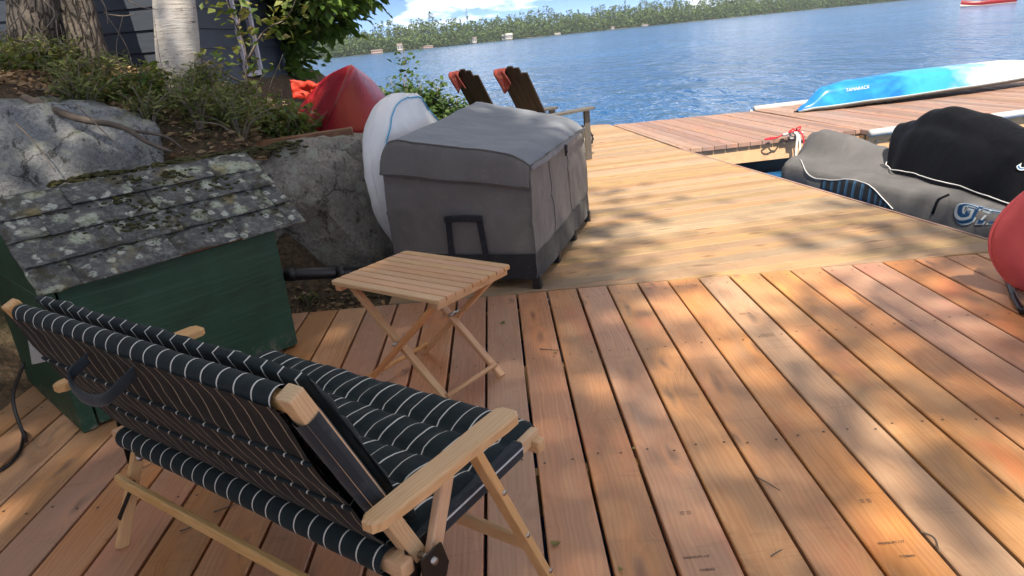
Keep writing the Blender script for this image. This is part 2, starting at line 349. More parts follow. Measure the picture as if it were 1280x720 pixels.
def leafmat(name, cols, rough=.5, trans=.35):
    g = G(name); v = g.coord('Object'); geo = g.n('ShaderNodeNewGeometry')
    r = geo.outputs['Random Per Island']
    col = g.ramp(r, [(i/(len(cols)-1), c) for i, c in enumerate(cols)])
    n = g.noise(v, 1.3, 3); col = g.hsv(col, .5, 1, g.ramp(n, [(.3, .75), (.7, 1.2)]))
    tr = g.n('ShaderNodeBsdfTranslucent'); g.put(tr.inputs[0], g.hsv(col, .48, 1.1, 1.5)); mxs = g.n('ShaderNodeMixShader'); mxs.inputs[0].default_value = trans
    g.nt.links.new(g.b.outputs[0], mxs.inputs[1]); g.nt.links.new(tr.outputs[0], mxs.inputs[2]); g.nt.links.new(mxs.outputs[0], g.out.inputs[0])
    return g.fin(col, rough)
MAT['leaf'] = leafmat('broad leaves', [(.05, .11, .018), (.085, .16, .028), (.125, .21, .04), (.06, .125, .022)])
MAT['bush_leaf'] = leafmat('shore bush leaves', [(.035, .08, .02), (.06, .12, .03), (.09, .155, .042)])
MAT['cedar'] = leafmat('cedar sprays', [(.07, .11, .025), (.12, .165, .04), (.19, .22, .06), (.26, .24, .09)], .6, .2)
MAT['fern'] = leafmat('undergrowth leaves', [(.06, .115, .022), (.11, .17, .034), (.18, .21, .05), (.23, .2, .07)], .55, .3)
MAT['litter'] = leafmat('dead leaf litter', [(.26, .16, .08), (.38, .26, .14), (.18, .11, .055), (.46, .35, .21)], .8, .1)
MAT['far_leaf'] = leafmat('far shore trees', [(.055, .105, .026), (.075, .135, .032), (.10, .16, .04), (.065, .12, .035), (.12, .175, .045)], .7, .15)
MAT['leaf_dry'] = leafmat('curled leaf', [(.22, .2, .05), (.3, .26, .09), (.16, .2, .05)], .6, .2)
def water():
    g = G('lake water'); v = g.coord(); hs = None
    for k, (sx, sy, a, sd_) in enumerate(((2.6, 1.15, .17, 0), (.95, .40, .44, 3), (.33, .14, .75, 7), (.11, .045, 1.3, 11))):
        w = g.noise(g.map(g.vadd(v, (sd_*3.7, sd_*1.3, 0)), (sx, sy, 1), rot=(0, 0, R((-8, 12, -5, 6)[k]))), 1.0, 3, .55, .35)
        w = g.math('MULTIPLY', w, a); hs = w if hs is None else g.math('ADD', hs, w)
    big = g.noise(g.map(v, (.012, .03, 1)), 1.0, 4); col = g.ramp(big, [(.35, (.016, .085, .22)), (.65, (.026, .125, .30))])
    return g.fin(col, .10, g.bump(hs, 1.0, .85), IOR=1.333, Specular_IOR_Level=.38)
MAT['water'] = water()
MAT['shore'] = plain('far shore rock', (.10, .095, .06), .9, .3, .05, .2, .5)
MAT['far_white'] = plain('far house white', (.42, .40, .38), .7, .05)
MAT['far_pink'] = plain('far house pink brick', (.5, .33, .27), .7, .05)
MAT['far_roof'] = plain('far roof', (.18, .15, .14), .8, .1)
MAT['far_pane'] = plain('far window pane', (.05, .06, .07), .3, .1)

# ------------------------------------------------------------------ mesh helpers
def tag(o, label=None, cat=None, group=None, kind=None):
    for k, v in (('label', label), ('category', cat), ('group', group), ('kind', kind)):
        if v: o[k] = v
    return o
def empty(name, loc=(0, 0, 0), rz=0, label=None, cat=None, group=None):
    o = bpy.data.objects.new(name, None); o.empty_display_size = .1; COL.objects.link(o); o.location = loc; o.rotation_euler = (0, 0, rz)
    return tag(o, label, cat, group)
def mesh(name, V, Fc, mat, parent=None, smooth=False, uv=None):
    me = bpy.data.meshes.new(name); me.from_pydata([tuple(map(float, v)) for v in V], [], [tuple(int(i) for i in f) for f in Fc]); 
    me.materials.append(MAT[mat] if isinstance(mat, str) else mat)
    if smooth: me.polygons.foreach_set('use_smooth', [True]*len(me.polygons))
    if uv is not None:
        l = me.uv_layers.new(name='UVMap')
        for p in me.polygons:
            for li in p.loop_indices: l.data[li].uv = uv[me.loops[li].vertex_index]
    me.update()
    o = bpy.data.objects.new(name, me); COL.objects.link(o)
    if parent: o.parent = parent
    return o
def frombm(name, bm, mat, parent=None, smooth=False):
    bmesh.ops.recalc_face_normals(bm, faces=bm.faces)
    me = bpy.data.meshes.new(name); bm.to_mesh(me); bm.free(); me.materials.append(MAT[mat])
    if smooth: me.polygons.foreach_set('use_smooth', [True]*len(me.polygons))
    o = bpy.data.objects.new(name, me); COL.objects.link(o)
    if parent: o.parent = parent
    return o
def bigmesh(name, V, Fq, mat, parent=None):
    """numpy quads or triangles"""
    V = np.asarray(V, np.float32); Fq = np.asarray(Fq, np.int32); k = Fq.shape[1]
    me = bpy.data.meshes.new(name); me.vertices.add(len(V)); me.vertices.foreach_set('co', V.ravel())
    me.loops.add(Fq.size); me.loops.foreach_set('vertex_index', Fq.ravel()); me.polygons.add(len(Fq))
    me.polygons.foreach_set('loop_start', np.arange(0, Fq.size, k, dtype=np.int32)); me.polygons.foreach_set('loop_total', np.full(len(Fq), k, np.int32))
    me.materials.append(MAT[mat]); me.update(calc_edges=True); me.validate()
    o = bpy.data.objects.new(name, me); COL.objects.link(o)
    if parent: o.parent = parent
    return o
def prism(name, poly, z0, z1, mat, parent=None, ch=.004, origin=None):
    """upright prism on a polygon with a small chamfer round its top; grain along local Y"""
    cx = sum(p[0] for p in poly)/len(poly); cy = sum(p[1] for p in poly)/len(poly)
    n = len(poly); ins = []
    area = sum(poly[i][0]*poly[(i+1) % n][1]-poly[(i+1) % n][0]*poly[i][1] for i in range(n))
    if area < 0: poly = poly[::-1]
    for i in range(n):
        p0, p1, p2 = Vector(poly[i-1][:2]), Vector(poly[i][:2]), Vector(poly[(i+1) % n][:2])
        a = (p1-p0).normalized(); b = (p2-p1).normalized(); na = Vector((-a.y, a.x)); nb = Vector((-b.y, b.x)); q = na+nb
        q = q/max(.3, q.dot(na)) if q.length > 1e-6 else na
        ins.append(p1+q*ch)
    V = [(p[0]-cx, p[1]-cy, z0) for p in poly]+[(p[0]-cx, p[1]-cy, z1-ch) for p in poly]+[(p.x-cx, p.y-cy, z1) for p in ins]
    Fc = [tuple(range(n-1, -1, -1)), tuple(range(2*n, 3*n))]
    for k in (0, n):
        for i in range(n): j = (i+1) % n; Fc.append((k+i, k+j, k+n+j, k+n+i))
    o = mesh(name, V, Fc, mat, parent); o.location = (cx, cy, 0); return o
def clip(poly, a, b):
    """keep the part left of the line a->b"""
    out = []; n = len(poly)
    sd_ = lambda p: (b[0]-a[0])*(p[1]-a[1])-(b[1]-a[1])*(p[0]-a[0])
    for i in range(n):
        p, q = poly[i], poly[(i+1) % n]; s, t = sd_(p), sd_(q)
        if s >= 0: out.append(p)
        if s*t < 0: f = s/(s-t); out.append((p[0]+(q[0]-p[0])*f, p[1]+(q[1]-p[1])*f))
    return out
def clip_region(poly, region):
    for i in range(len(region)):
        if len(poly) < 3: return []
        poly = clip(poly, region[i], region[(i+1) % len(region)])
    ded = []
    for p in poly:
        if not ded or (abs(p[0]-ded[-1][0])+abs(p[1]-ded[-1][1])) > .004: ded.append(p)
    if len(ded) > 2 and abs(ded[0][0]-ded[-1][0])+abs(ded[0][1]-ded[-1][1]) < .004: ded.pop()
    return ded if len(ded) > 2 else []
def bar(name, p0, p1, w, t, mat, parent=None, up=(0, 0, 1), bev=.004, seg=2, taper=1.0, ext=0):
    """squared bar from p0 to p1, local Y along it, w across, t thick"""
    p0, p1 = Vector(p0), Vector(p1); d = (p1-p0); L = d.length+2*ext; d.normalize(); u = Vector(up); x = d.cross(u)
    if x.length < 1e-4: x = d.cross(Vector((1, 0, 0)))
    x.normalize(); z = x.cross(d)
    bm = bmesh.new(); bmesh.ops.create_cube(bm, size=1)
    for v in bm.verts:
        k = taper if v.co.y > 0 else 1.0
        v.co = Vector((v.co.x*w*k, v.co.y*L, v.co.z*t*k))
    if bev: bmesh.ops.bevel(bm, geom=bm.edges[:], offset=bev, segments=seg, affect='EDGES', profile=.5)
    o = frombm(name, bm, mat, parent)
    M = Matrix((x, d, z)).transposed().to_4x4(); M.translation = (p0+p1)/2; o.matrix_basis = M
    return o
def tube_geo(pts, rad, n=8, caps=True):
    pts = [Vector(p) for p in pts]; m = len(pts)
    if not hasattr(rad, '__len__'): rad = [rad]*m
    V, Fc = [], []; ref = None
    for i, p in enumerate(pts):
        t = (pts[min(i+1, m-1)]-pts[max(i-1, 0)]).normalized()
        if ref is None: ref = t.orthogonal().normalized()
        ref = (ref-t*ref.dot(t)); ref = ref.normalized() if ref.length > 1e-5 else t.orthogonal().normalized()
        b = t.cross(ref)
        for k in range(n): a = 2*math.pi*k/n; V.append(p+(ref*math.cos(a)+b*math.sin(a))*rad[i])
    for i in range(m-1):
        for k in range(n): k2 = (k+1) % n; Fc.append((i*n+k, i*n+k2, (i+1)*n+k2, (i+1)*n+k))
    if caps: Fc += [tuple(range(n-1, -1, -1)), tuple(range((m-1)*n, m*n))]
    return V, Fc
def tube(name, pts, rad, mat, parent=None, n=8, smooth=True):
    V, Fc = tube_geo(pts, rad, n); return mesh(name, V, Fc, mat, parent, smooth)
def tubes(name, lst, mat, parent=None, n=6):
    V, Fc = [], []
    for pts, r in lst:
        v, f = tube_geo(pts, r, n); k = len(V); V += v; Fc += [tuple(i+k for i in q) for q in f]
    return mesh(name, V, Fc, mat, parent, True)
def spline(pts, n=8):
    pts = [Vector(p) for p in pts]; P = [pts[0]*2-pts[1]]+pts+[pts[-1]*2-pts[-2]]; out = []
    for i in range(1, len(P)-2):
        for k in range(n):
            t = k/n; a, b, c, d = P[i-1], P[i], P[i+1], P[i+2]
            out.append(.5*((2*b)+(c-a)*t+(2*a-5*b+4*c-d)*t*t+(3*b-3*c+d-a)*t*t*t))
    return out+[pts[-1]]
def grid_faces(nu, nv, off=0, closeu=False):
    Fc = []
    for i in range(nu-1 if not closeu else nu):
        for j in range(nv-1): a = off+i*nv+j; b = off+((i+1) % nu)*nv+j; Fc.append((a, b, b+1, a+1))
    return Fc
def sheet(name, fn, nu, nv, mat, parent=None, smooth=True, thick=0, uv=False):
    V = [fn(i/(nu-1), j/(nv-1)) for i in range(nu) for j in range(nv)]; U = [(i/(nu-1), j/(nv-1)) for i in range(nu) for j in range(nv)]
    o = mesh(name, V, grid_faces(nu, nv), mat, parent, smooth, U if uv else None)
    if thick: m = o.modifiers.new('s', 'SOLIDIFY'); m.thickness = thick; m.offset = 0
    return o
def text(name, body, size, mat, M, parent=None, ext=.0006, shear=0, bold=0):
    c = bpy.data.curves.new(name, 'FONT'); c.body = body; c.size = size; c.extrude = ext; c.align_x = 'CENTER'; c.align_y = 'CENTER'; c.shear = shear; c.offset = bold
    t = bpy.data.objects.new(name, c); COL.objects.link(t); bpy.context.view_layer.update()
    me = bpy.data.meshes.new_from_object(t.evaluated_get(bpy.context.evaluated_depsgraph_get())); bpy.data.objects.remove(t)
    me.materials.clear(); me.materials.append(MAT[mat]); o = bpy.data.objects.new(name, me); COL.objects.link(o)
    if parent: o.parent = parent
    o.matrix_basis = M; return o
def nz3(p, s=1.0, oct_=4): return mnoise.fractal(Vector(p)*s, .9, 2.1, oct_)
def smooth(a, b, x):
    t = max(0, min(1, (x-a)/(b-a))); return t*t*(3-2*t)
def lerp(a, b, t): return a+(b-a)*t
def interp(x, tab):
    if x <= tab[0][0]: return tab[0][1]
    for (a, p), (b, q) in zip(tab, tab[1:]):
        if x <= b: t = (x-a)/(b-a); t = t*t*(3-2*t); return p+(q-p)*t
    return tab[-1][1]
def leaves(C, size, flat=.35, aspect=.55, droop=0., normal=None, seed=0):
    """folded leaf faces (two quads sharing a rib) at the points C; returns V, F"""
    r = np.random.default_rng(seed); C = np.asarray(C, float); n = len(C)
    a = r.normal(size=(n, 3)); a[:, 2] = a[:, 2]*flat-droop; a /= np.linalg.norm(a, axis=1)[:, None]
    up = r.normal(size=(n, 3))*.7+np.array([0, 0, 1.2]); b = np.cross(up, a); b /= np.linalg.norm(b, axis=1)[:, None]+1e-9; c = np.cross(a, b)
    s = size*(.6+.8*r.random(n))[:, None]; w = s*aspect*.5
    tip = C+a*s; mid = C+a*s*.5
    V = np.stack([C, mid+b*w+c*w*.35, tip-c*w*.25, mid-b*w+c*w*.35], 1).reshape(-1, 3)
    k = np.arange(n)[:, None]*4
    return V, np.concatenate([k+np.array([[0, 1, 2]]), k+np.array([[0, 2, 3]])], 0)

# ================================================================== THE SETTING
WATER_Z = -.45
lake = mesh('lake_water', [(-4000, -60, WATER_Z), (4000, -60, WATER_Z), (4000, 5000, WATER_Z), (-4000, 5000, WATER_Z)], [(0, 1, 2, 3)], 'water'); tag(lake, kind='structure')

# --- bank
def deck_dist(x, y):
    da = math.hypot(max(0, -2.56-x), max(0, y-4.27)); db = max(0, -.8-x); return min(da, db)
def top_h(x): return interp(x, [(-12, 2.3), (-6, 1.95), (-4.4, 1.72), (-3.5, 1.58), (-2.7, 1.33), (-2.1, 1.1), (-1.5, .92), (-1.0, .7)])
def ground_h(x, y):
    d = deck_dist(x, y)
    if d <= 0: return -.55
    if y < 4.3:
        s = smooth(.15, 1.5, d); h = lerp(-.12, top_h(x)*.9, s)
    else:
        s = smooth(.32, 1.25, d); h = lerp(-.12, top_h(x), s)
    sh = smooth(7.6, 8.8, y)
    if sh > 0: h = lerp(h, lerp(-.9, top_h(x)-.1, smooth(.35, 2.0, -1.0-x)), sh)
    sh2 = smooth(12.5, 17, y); h = lerp(h, -1.0, sh2)
    h = lerp(-.55, h, smooth(0, .06, d))
    return h+.05*nz3((x, y, 0), 2.2)*smooth(.1, .6, d)
NXg, NYg = 150, 190
gx = [-14+ (14-.2)*(1-(1-i/(NXg-1))**1.0) for i in range(NXg)]; gy = [-6+(20+6)*j/(NYg-1) for j in range(NYg)]
V = [(x, y, ground_h(x, y)) for x in gx for y in gy]
grd = mesh('ground', V, grid_faces(NXg, NYg), 'soil', smooth=True); tag(grd, kind='structure')
back = mesh('ground_under_deck', [(-.2, -6, -.56), (9, -6, -.56), (9, 2.2, -.56), (-.2, 2.2, -.56)], [(0, 1, 2, 3)], 'soil'); tag(back, kind='structure')
far_back = mesh('ground_behind', [(-60, -60, -.2), (60, -60, -.2), (60, -6, -.2), (-60, -6, -.2)], [(0, 1, 2, 3)], 'soil'); tag(far_back, kind='structure')

# --- near deck
SEAM = lambda x: 4.19-.035*x
deck = empty('deck', (0, 0, 0), 0, 'red brown deck of wide boards under the striped bench and folding table', 'deck')
GAP0, PITCHB = .021, .1898
deck_plank = {}
for k in range(-14, 22):
    x0 = GAP0+PITCHB*k+.0062; x1 = GAP0+PITCHB*(k+1)-.0062
    j = random.uniform(-.004, .004)
    poly = [(x0, -1.6), (x1, -1.6), (x1+random.uniform(-.002, .002), SEAM(x1)-.012+j), (x0+random.uniform(-.002, .002), SEAM(x0)-.012+j)]
    dz = random.uniform(-.0015, .0015)
    deck_plank[k] = prism('plank', poly, -.04, dz, 'deck', deck, .004)
for y in (-1.3, -.4, .5, 1.4, 2.3, 3.2, 4.0): bar('joist', (-2.55, y, -.14), (4.1, y, -.14), .05, .19, 'beam', deck, bev=0)
V, Fc = [], []
for k in range(-14, 22):
    for y in (.5, 1.4, 2.3, 3.2, 4.02):
        for sx in (.045, .145):
            x = GAP0+PITCHB*k+sx+random.uniform(-.012, .012); yy = y+random.uniform(-.02, .02); o_ = len(V)
            V += [(x+.0055*math.cos(a*math.pi/3), yy+.0055*math.sin(a*math.pi/3), .0022) for a in range(6)]; Fc.append(tuple(range(o_, o_+6)))
tag(mesh('screw_heads', V, Fc, 'screw', deck), kind='stuff')
def plank_at(x): return deck_plank[int(math.floor((x-GAP0)/PITCHB))]
def stamp(px, py, body, size, mat='ink'):
    p = at_z(px, py); pl = plank_at(p.x)
    text('ink_stamp', body, size, mat, Matrix.Translation((p.x-pl.location.x, p.y-pl.location.y, .0024)), pl, .0001)
stamp(871, 697, 'PREMIUM 127', .0135); stamp(884, 713, 'TOBIAS', .0135); stamp(857, 642, 'SPF  KD\nHT  127', .011)
stamp(1114, 679, 'PREMIUM 127', .0135); stamp(1134, 696, 'TOBIAS', .0135); stamp(1082, 627, 'SPF  KD\nHT  127', .011)
stamp(959, 419, '||||||', .045, 'faint_ink'); stamp(931, 392, '||||| ||', .03, 'faint_ink')

# --- pale dock
edge_px = [(1225, 297), (1172, 281), (1060, 248.7), (965, 219), (848.7, 186), (765, 157.5)]
E_ = [at_z(*q) for q in edge_px]
# straight right edge, then the seam against the floating dock
A0 = Vector((3.14, 4.07)); A1 = Vector((E_[4].x, E_[4].y)); A2 = Vector((E_[5].x, E_[5].y+.25))
dock_region = [(-.80, 4.19+.035*.8+.004), (A0.x, SEAM(A0.x)+.004), (A1.x, A1.y), (A1.x+(A1.x-A0.x)*.1, A1.y+(A1.y-4.07)*.1), (-.7, 9.6)]
dock_region2 = [(-.80, 4.19), (A1.x+(A1.x-A2.x)*1.5, A1.y+(A1.y-A2.y)*1.5), (A2.x, A2.y), (1.72, 12.12), (-.62, 12.2)]
dock = empty('dock', (0, 0, 0), 0, 'pale timber dock of narrow boards reaching out to the lake', 'dock')
TH = R(7.5); du = Vector((math.cos(TH), math.sin(TH))); dn = Vector((-math.sin(TH), math.cos(TH)))
base = Vector((0, 3.6)); dp = .1445
for i in range(64):
    a = base+dn*(i*dp+.0032); b = base+dn*((i+1)*dp-.0032)
    poly = [tuple(a-du*2), tuple(a+du*6), tuple(b+du*6), tuple(b-du*2)]
    poly = clip_region(poly, dock_region2 if (b+du*2.3).y > A1.y+.02 else dock_region)
    if poly:
        o = prism('plank', [(q[0], q[1]) for q in poly], -.038, random.uniform(-.0015, .0015)-.001, 'dock', dock, .003)
        # turn the local frame so that the grain runs along the board
        me = o.data; rot = Matrix.Rotation(math.pi/2-TH, 4, 'Z'); me.transform(rot); o.rotation_euler = (0, 0, -(math.pi/2-TH))
bar('fascia', (A0.x-.03, SEAM(A0.x)+.02, -.135), (A1.x-.03, A1.y, -.135), .036, .19, 'dock', dock)
bar('fascia', (A1.x-.03, A1.y+.03, -.135), (A2.x-.03, A2.y, -.135), .036, .19, 'dock', dock)
bar('edge_trim', (A0.x+.012, SEAM(A0.x)+.03, -.022), (A1.x+.012, A1.y, -.022), .02, .05, 'fdock', dock)
for f in (.15, .5, .85):
    p = Vector((lerp(A0.x, A1.x, f)-.25, lerp(4.3, A1.y, f), 0)); bar('post', (p.x, p.y, -1.3), (p.x, p.y, -.06), .14, .14, 'beam', dock)
    bar('post', (-.5, p.y, -1.3), (-.5, p.y, -.06), .14, .14, 'beam', dock)
bar('post', (1.5, 11.6, -1.3), (1.5, 11.6, -.06), .14, .14, 'beam', dock); bar('post', (-.4, 11.6, -1.3), (-.4, 11.6, -.06), .14, .14, 'beam', dock)

# --- floating dock, two sections
def float_dock(region, head, label, n, start):
    d = empty('floating_dock', (0, 0, 0), 0, label, 'dock')
    u = Vector((math.sin(head), math.cos(head))); nrm = Vector((u.y, -u.x)); s = Vector(start)
    for i in range(n):
        w = .1545; a = s+nrm*(i*w+.004); b = s+nrm*((i+1)*w-.004)
        poly = clip_region([tuple(a-u*1), tuple(b-u*1), tuple(b+u*6), tuple(a+u*6)], region)
        if poly:
            o = prism('plank', [(q[0], q[1]) for q in poly], -.04, random.uniform(-.003, .003)+.012, 'fdock', d, .004)
            o.data.transform(Matrix.Rotation(head, 4, 'Z')); o.rotation_euler = (0, 0, -head)
    return d
N0 = at_z(852, 187.5); N1 = at_z(1077, 162.5)
reg1 = [(N0.x+.03, N0.y-.03), (N1.x, N1.y), (4.24, 11.80), (A2.x+.03, A2.y-.2)]
HD = R(-7.9)
fd1 = float_dock(reg1, HD, 'short weathered floating dock section between the pale dock and the kayak dock', 22, (N0.x-.35, N0.y-.1))
bar('beam', (N0.x+.05, N0.y+.05, -.15), (N1.x, N1.y+.05, -.15), .045, .215, 'beam', fd1)
bar('beam', (N1.x-.03, N1.y+.1, -.15), (4.21, 11.75, -.15), .045, .215, 'beam', fd1)
bar('beam', (A2.x+.1, A2.y-.25, -.15), (4.2, 11.76, -.15), .045, .215, 'beam', fd1)
bar('float', (N0.x+.5, N0.y+.6, -.38), (N1.x-.3, N1.y+.6, -.38), .6, .24, 'black_plastic', fd1, bev=.05)
M0 = at_z(1085, 164.5); mdir = Vector((1, .17)).normalized()
reg2 = [(M0.x, M0.y), (M0.x+9*mdir.x, M0.y+9*mdir.y), (M0.x+9*mdir.x-.3, M0.y+9*mdir.y+3.0), (4.30, 11.93)]
fd2 = float_dock(reg2, R(-9.0), 'long weathered floating dock section carrying the blue kayak', 64, (M0.x-.6, M0.y-.2))
p0 = Vector((M0.x, M0.y, -.16)); p1 = Vector((M0.x+9*mdir.x, M0.y+9*mdir.y, -.16)); inn = Vector((-mdir.y, mdir.x, 0))
bar('beam', p0+inn*.05+Vector((.03, 0, 0)), p1+inn*.05, .045, .21, 'beam', fd2)
bar('beam', Vector((M0.x+.02, M0.y+.1, -.16)), Vector((4.33, 11.9, -.16)), .045, .21, 'beam', fd2)
bar('beam', Vector((4.36, 11.9, -.16)), Vector((reg2[2][0], reg2[2][1]-.05, -.16)), .045, .21, 'beam', fd2)
bar('float', p0+inn*.7+Vector((.6, 0, -.24)), p1+inn*.7+Vector((0, 0, -.24)), .6, .24, 'black_plastic', fd2, bev=.05)
for q in (.12, .32): 
    pb = p0+mdir.to_3d()*q-inn*.0+Vector((.02, -.0, .02)); tube('bolt', [pb+inn*.028, pb-inn*.004], .014, 'steel', fd2)
def fender(name, a, b, r, par, flat=.75):
    pts = [a+(b-a)*(i/24) for i in range(25)]; V, Fc = tube_geo(pts, [r*(1+.06*nz3((i*.4, 2, 1), 1)) for i in range(25)], 10)
    return mesh(name, V, Fc, 'vinyl', par, True)
fender('edge_fender', p0+Vector((.0, -.02, .145))-inn*.02, p1+Vector((0, -.02, .15))-inn*.02, .045, fd2)
fender('edge_fender', Vector((4.32, 11.97, .02)), Vector((reg2[2][0], reg2[2][1]+.04, .02)), .05, fd2)
fender('edge_fender', Vector((4.24, 11.86, .0)), Vector((4.24-.01, 11.86, .0))+Vector((-.02, 0, 0)), .03, fd1)

# --- far shore
def far_pt(px, D, z=WATER_Z):
    d = ray(px, 47-.0995*(px-640)); h = Vector((d.x, d.y, 0)).normalized(); return Vector((h.x*D, h.y*D, z))
def shoreD(px): return interp(px, [(150, 560), (450, 640), (800, 820), (1100, 1050), (1500, 1400)])
pxs = [100+i*15 for i in range(100)]
V = []
for px in pxs:
    D = shoreD(px)*(1+.012*nz3((px*.02, 0, 0), 1))
    for dD, z in ((0, -.6), (1, -.2), (12, .6), (120, 4), (420, 9)): V.append(far_pt(px, D+dD, z))
tag(mesh('far_shore', V, grid_faces(len(pxs), 5), 'shore', smooth=True), kind='structure')
LV, LF = [], []; off = 0
tr = random.Random(3)
for row in range(5):
    px = 120
    while px < 1560:
        D = shoreD(px)+1+row*9+tr.uniform(-1, 5); P = far_pt(px, D, -.6+row*.9); H = tr.uniform(10, 17.5)*(1 if tr.random() > .15 else 1.22)*(.75+.14*row)*interp(px, [(300, 1.0), (900, 1.12), (1100, 1.25)])
        con = tr.random() < .2; n = 230; r_ = tr.uniform(2.4, 3.6) if con else tr.uniform(4, 6.2)
        u = rng.random(n); th = rng.random(n)*2*math.pi
        if con: zz = u**1.3; rr = r_*(1.02-zz)*(.5+.5*rng.random(n))
        else: zz = .02+.98*u; rr = r_*np.sqrt(np.clip(1-((zz-.45)/.6)**2, .05, 1))*(.55+.45*rng.random(n))
        C = np.stack([P.x+rr*np.cos(th), P.y+rr*np.sin(th), P.z+zz*H], 1)
        v, f = leaves(C, 1.3 if con else 1.7, .5, .8, seed=tr.randrange(9**6)); LV.append(v); LF.append(f+off); off += len(v)
        px += tr.uniform(3.2, 6.5)*(700/D)*1.5
tag(bigmesh('far_forest', np.concatenate(LV), np.concatenate(LF), 'far_leaf'), kind='stuff')
def far_house(px, w, h, d, mat, label, gable=True, nwin=4, cat='house', dz=0):
    w *= .55; h *= .55; d *= .55
    D = shoreD(px)-3; P = far_pt(px, D, WATER_Z+.7+dz); ang = -math.atan2(P.x, P.y)
    e = empty('shore_house', P, ang, label, cat, 'houses on the far shore')
    bm = bmesh.new(); bmesh.ops.create_cube(bm, size=1, matrix=Matrix.Translation((0, 0, h/2)) @ Matrix.Diagonal((w, d, h, 1))); frombm('wall', bm, mat, e)
    rh = h*.45
    mesh('roof', [(-w*.55, -d*.6, h-.1), (w*.55, -d*.6, h-.1), (w*.55, d*.6, h-.1), (-w*.55, d*.6, h-.1), (-w*.5, 0, h+rh), (w*.5, 0, h+rh)], [(0, 1, 5, 4), (2, 3, 4, 5), (1, 2, 5), (3, 0, 4), (3, 2, 1, 0)], 'far_roof' if gable else mat, e)
    for i in range(nwin):
        x = (i+.5)/nwin*w-w/2; bar('window', (x, -d/2-.03, h*.35), (x, -d/2-.03, h*.78), w/nwin*.5, .1, 'far_pane', e, up=(0, 1, 0), bev=0)
far_house(500, 8, 7, 8, 'far_white', 'narrow white house low on the far shore behind the sprig of the shore bush', True, 2)
far_house(591, 13, 6.5, 8, 'far_white', 'white two storey house on the far shore above the first chair', True, 4)
far_house(634, 19, 7, 9, 'far_white', 'widest white house on the far shore with a long roof', False, 6)
far_house(471, 17, 3.5, 7, 'far_pink', 'low pinkish boathouse on the far shore left of the narrow white house', True, 5, 'boathouse', -.3)
far_house(533, 20, 2.6, 6, 'far_pink', 'long low pinkish boathouse at the water on the far shore', True, 6, 'boathouse', -.3)
far_house(697, 11, 2.2, 5, 'far_white', 'low white boathouse at the waterline of the far shore', False, 3, 'boathouse', -.3)
far_house(766, 6, 3.4, 5, 'far_white', 'tiny white boathouse alone before the far trees', True, 2, 'boathouse', -.3)
far_house(806, 12, 2.4, 5, 'far_white', 'small pale boathouse at the thin end of the far shore', True, 3, 'boathouse', -.3)

# --- motor boat out on the lake
mb = far_pt(1236, 128, WATER_Z-.12); be = empty('motor_boat', mb, R(-6), 'small dark red motor boat with a white bow far out on the lake', 'boat')
def hull(y0, y1, w, zb, zt, n=14):
    V = []
    for i in range(n):
        t = i/(n-1); x = lerp(y0, y1, t); ww = w*(1-(1-min(1, t*2.2))**2.2) if t < .45 else w
        ri = .35*(1-min(1, t*2.5))**2
        for a, b in ((0, 0), (.75, .0), (1, .6), (1.04, 1)): V.append((x, -ww*a, lerp(zb, zt+ri, b)))
        for a, b in ((1.04, 1), (1, .6), (.75, 0)): V.append((x, ww*a, lerp(zb, zt+ri, b)))
    return V, n, 7
V, n_, m_ = hull(-3.6, 3.4, 1.1, -.2, .75); mesh('hull', V, grid_faces(n_, m_), 'boat_red', be, True)
V, n_, m_ = hull(-3.66, 3.3, 1.16, .0, .2); mesh('white_stripe', V, grid_faces(n_, m_), 'far_white', be, True)
sheet('foredeck', lambda a, b: (lerp(-3.4, -.4, a), (b*2-1)*1.05*(a**.5), .78+.25*(1-a)**2), 8, 5, 'far_white', be)
bar('windshield', (-.4, -1, .8), (-.15, -1, 1.35), .04, .03, 'black_metal', be); sheet('windscreen', lambda a, b: (-.4+.25*b, (a*2-1)*1.0, .8+.5*b), 6, 3, 'glass', be)
bar('outboard_motor', (3.55, 0, -.2), (3.6, 0, 1.2), .4, .5, 'black_plastic', be, bev=.08)

# ================================================================== HOUSE ON THE BANK
HX, HY, HZ0, HZ1 = -3.07, 7.5, .9, 3.9
house = empty('house', (HX, HY, HZ0), 0, 'dark navy house with wide lap siding behind the tree trunks', 'house')
bm = bmesh.new(); bmesh.ops.create_cube(bm, size=1, matrix=Matrix.Translation((-2.55, 1.8, 1.5)) @ Matrix.Diagonal((5.06, 3.56, 3.0, 1))); frombm('wall', bm, 'siding', house)
lap = .205
for i in range(14):
    z = i*lap
    for nm, a, b, nrm in (('w', Vector((-5.0, -.012, z)), Vector((.02, -.012, z)), Vector((0, -1, 0))), ('e', Vector((.012, -.02, z)), Vector((.012, 3.6, z)), Vector((1, 0, 0)))):
        segs = [(0, 1)] if nm == 'w' else ([(0, 1)] if z+lap < .52 or z > 2.3 else [(0, .474), (.652, 1)])
        for s0, s1 in segs:
            p, q = a.lerp(b, s0), a.lerp(b, s1); d = (q-p)
            V = [Vector((0, 0, 0)), d, d+Vector((0, 0, lap+.01)), Vector((0, 0, lap+.01))]
            V = [v+nrm*(.026 if k < 2 else .004) for k, v in enumerate(V)]+[v-nrm*.003 for v in V]
            o = mesh('siding_board', V, [(0, 1, 2, 3), (7, 6, 5, 4), (0, 4, 5, 1), (1, 5, 6, 2), (2, 6, 7, 3), (3, 7, 4, 0)], 'siding', house); o.location = p
bar('corner_trim', (.012, -.012, 0), (.012, -.012, 2.95), .07, .07, 'siding', house)
win = empty('window', (0, 0, 0)); win.parent = house
WY0, WY1, WZ0, WZ1 = 1.73, 2.33, .5, 2.3
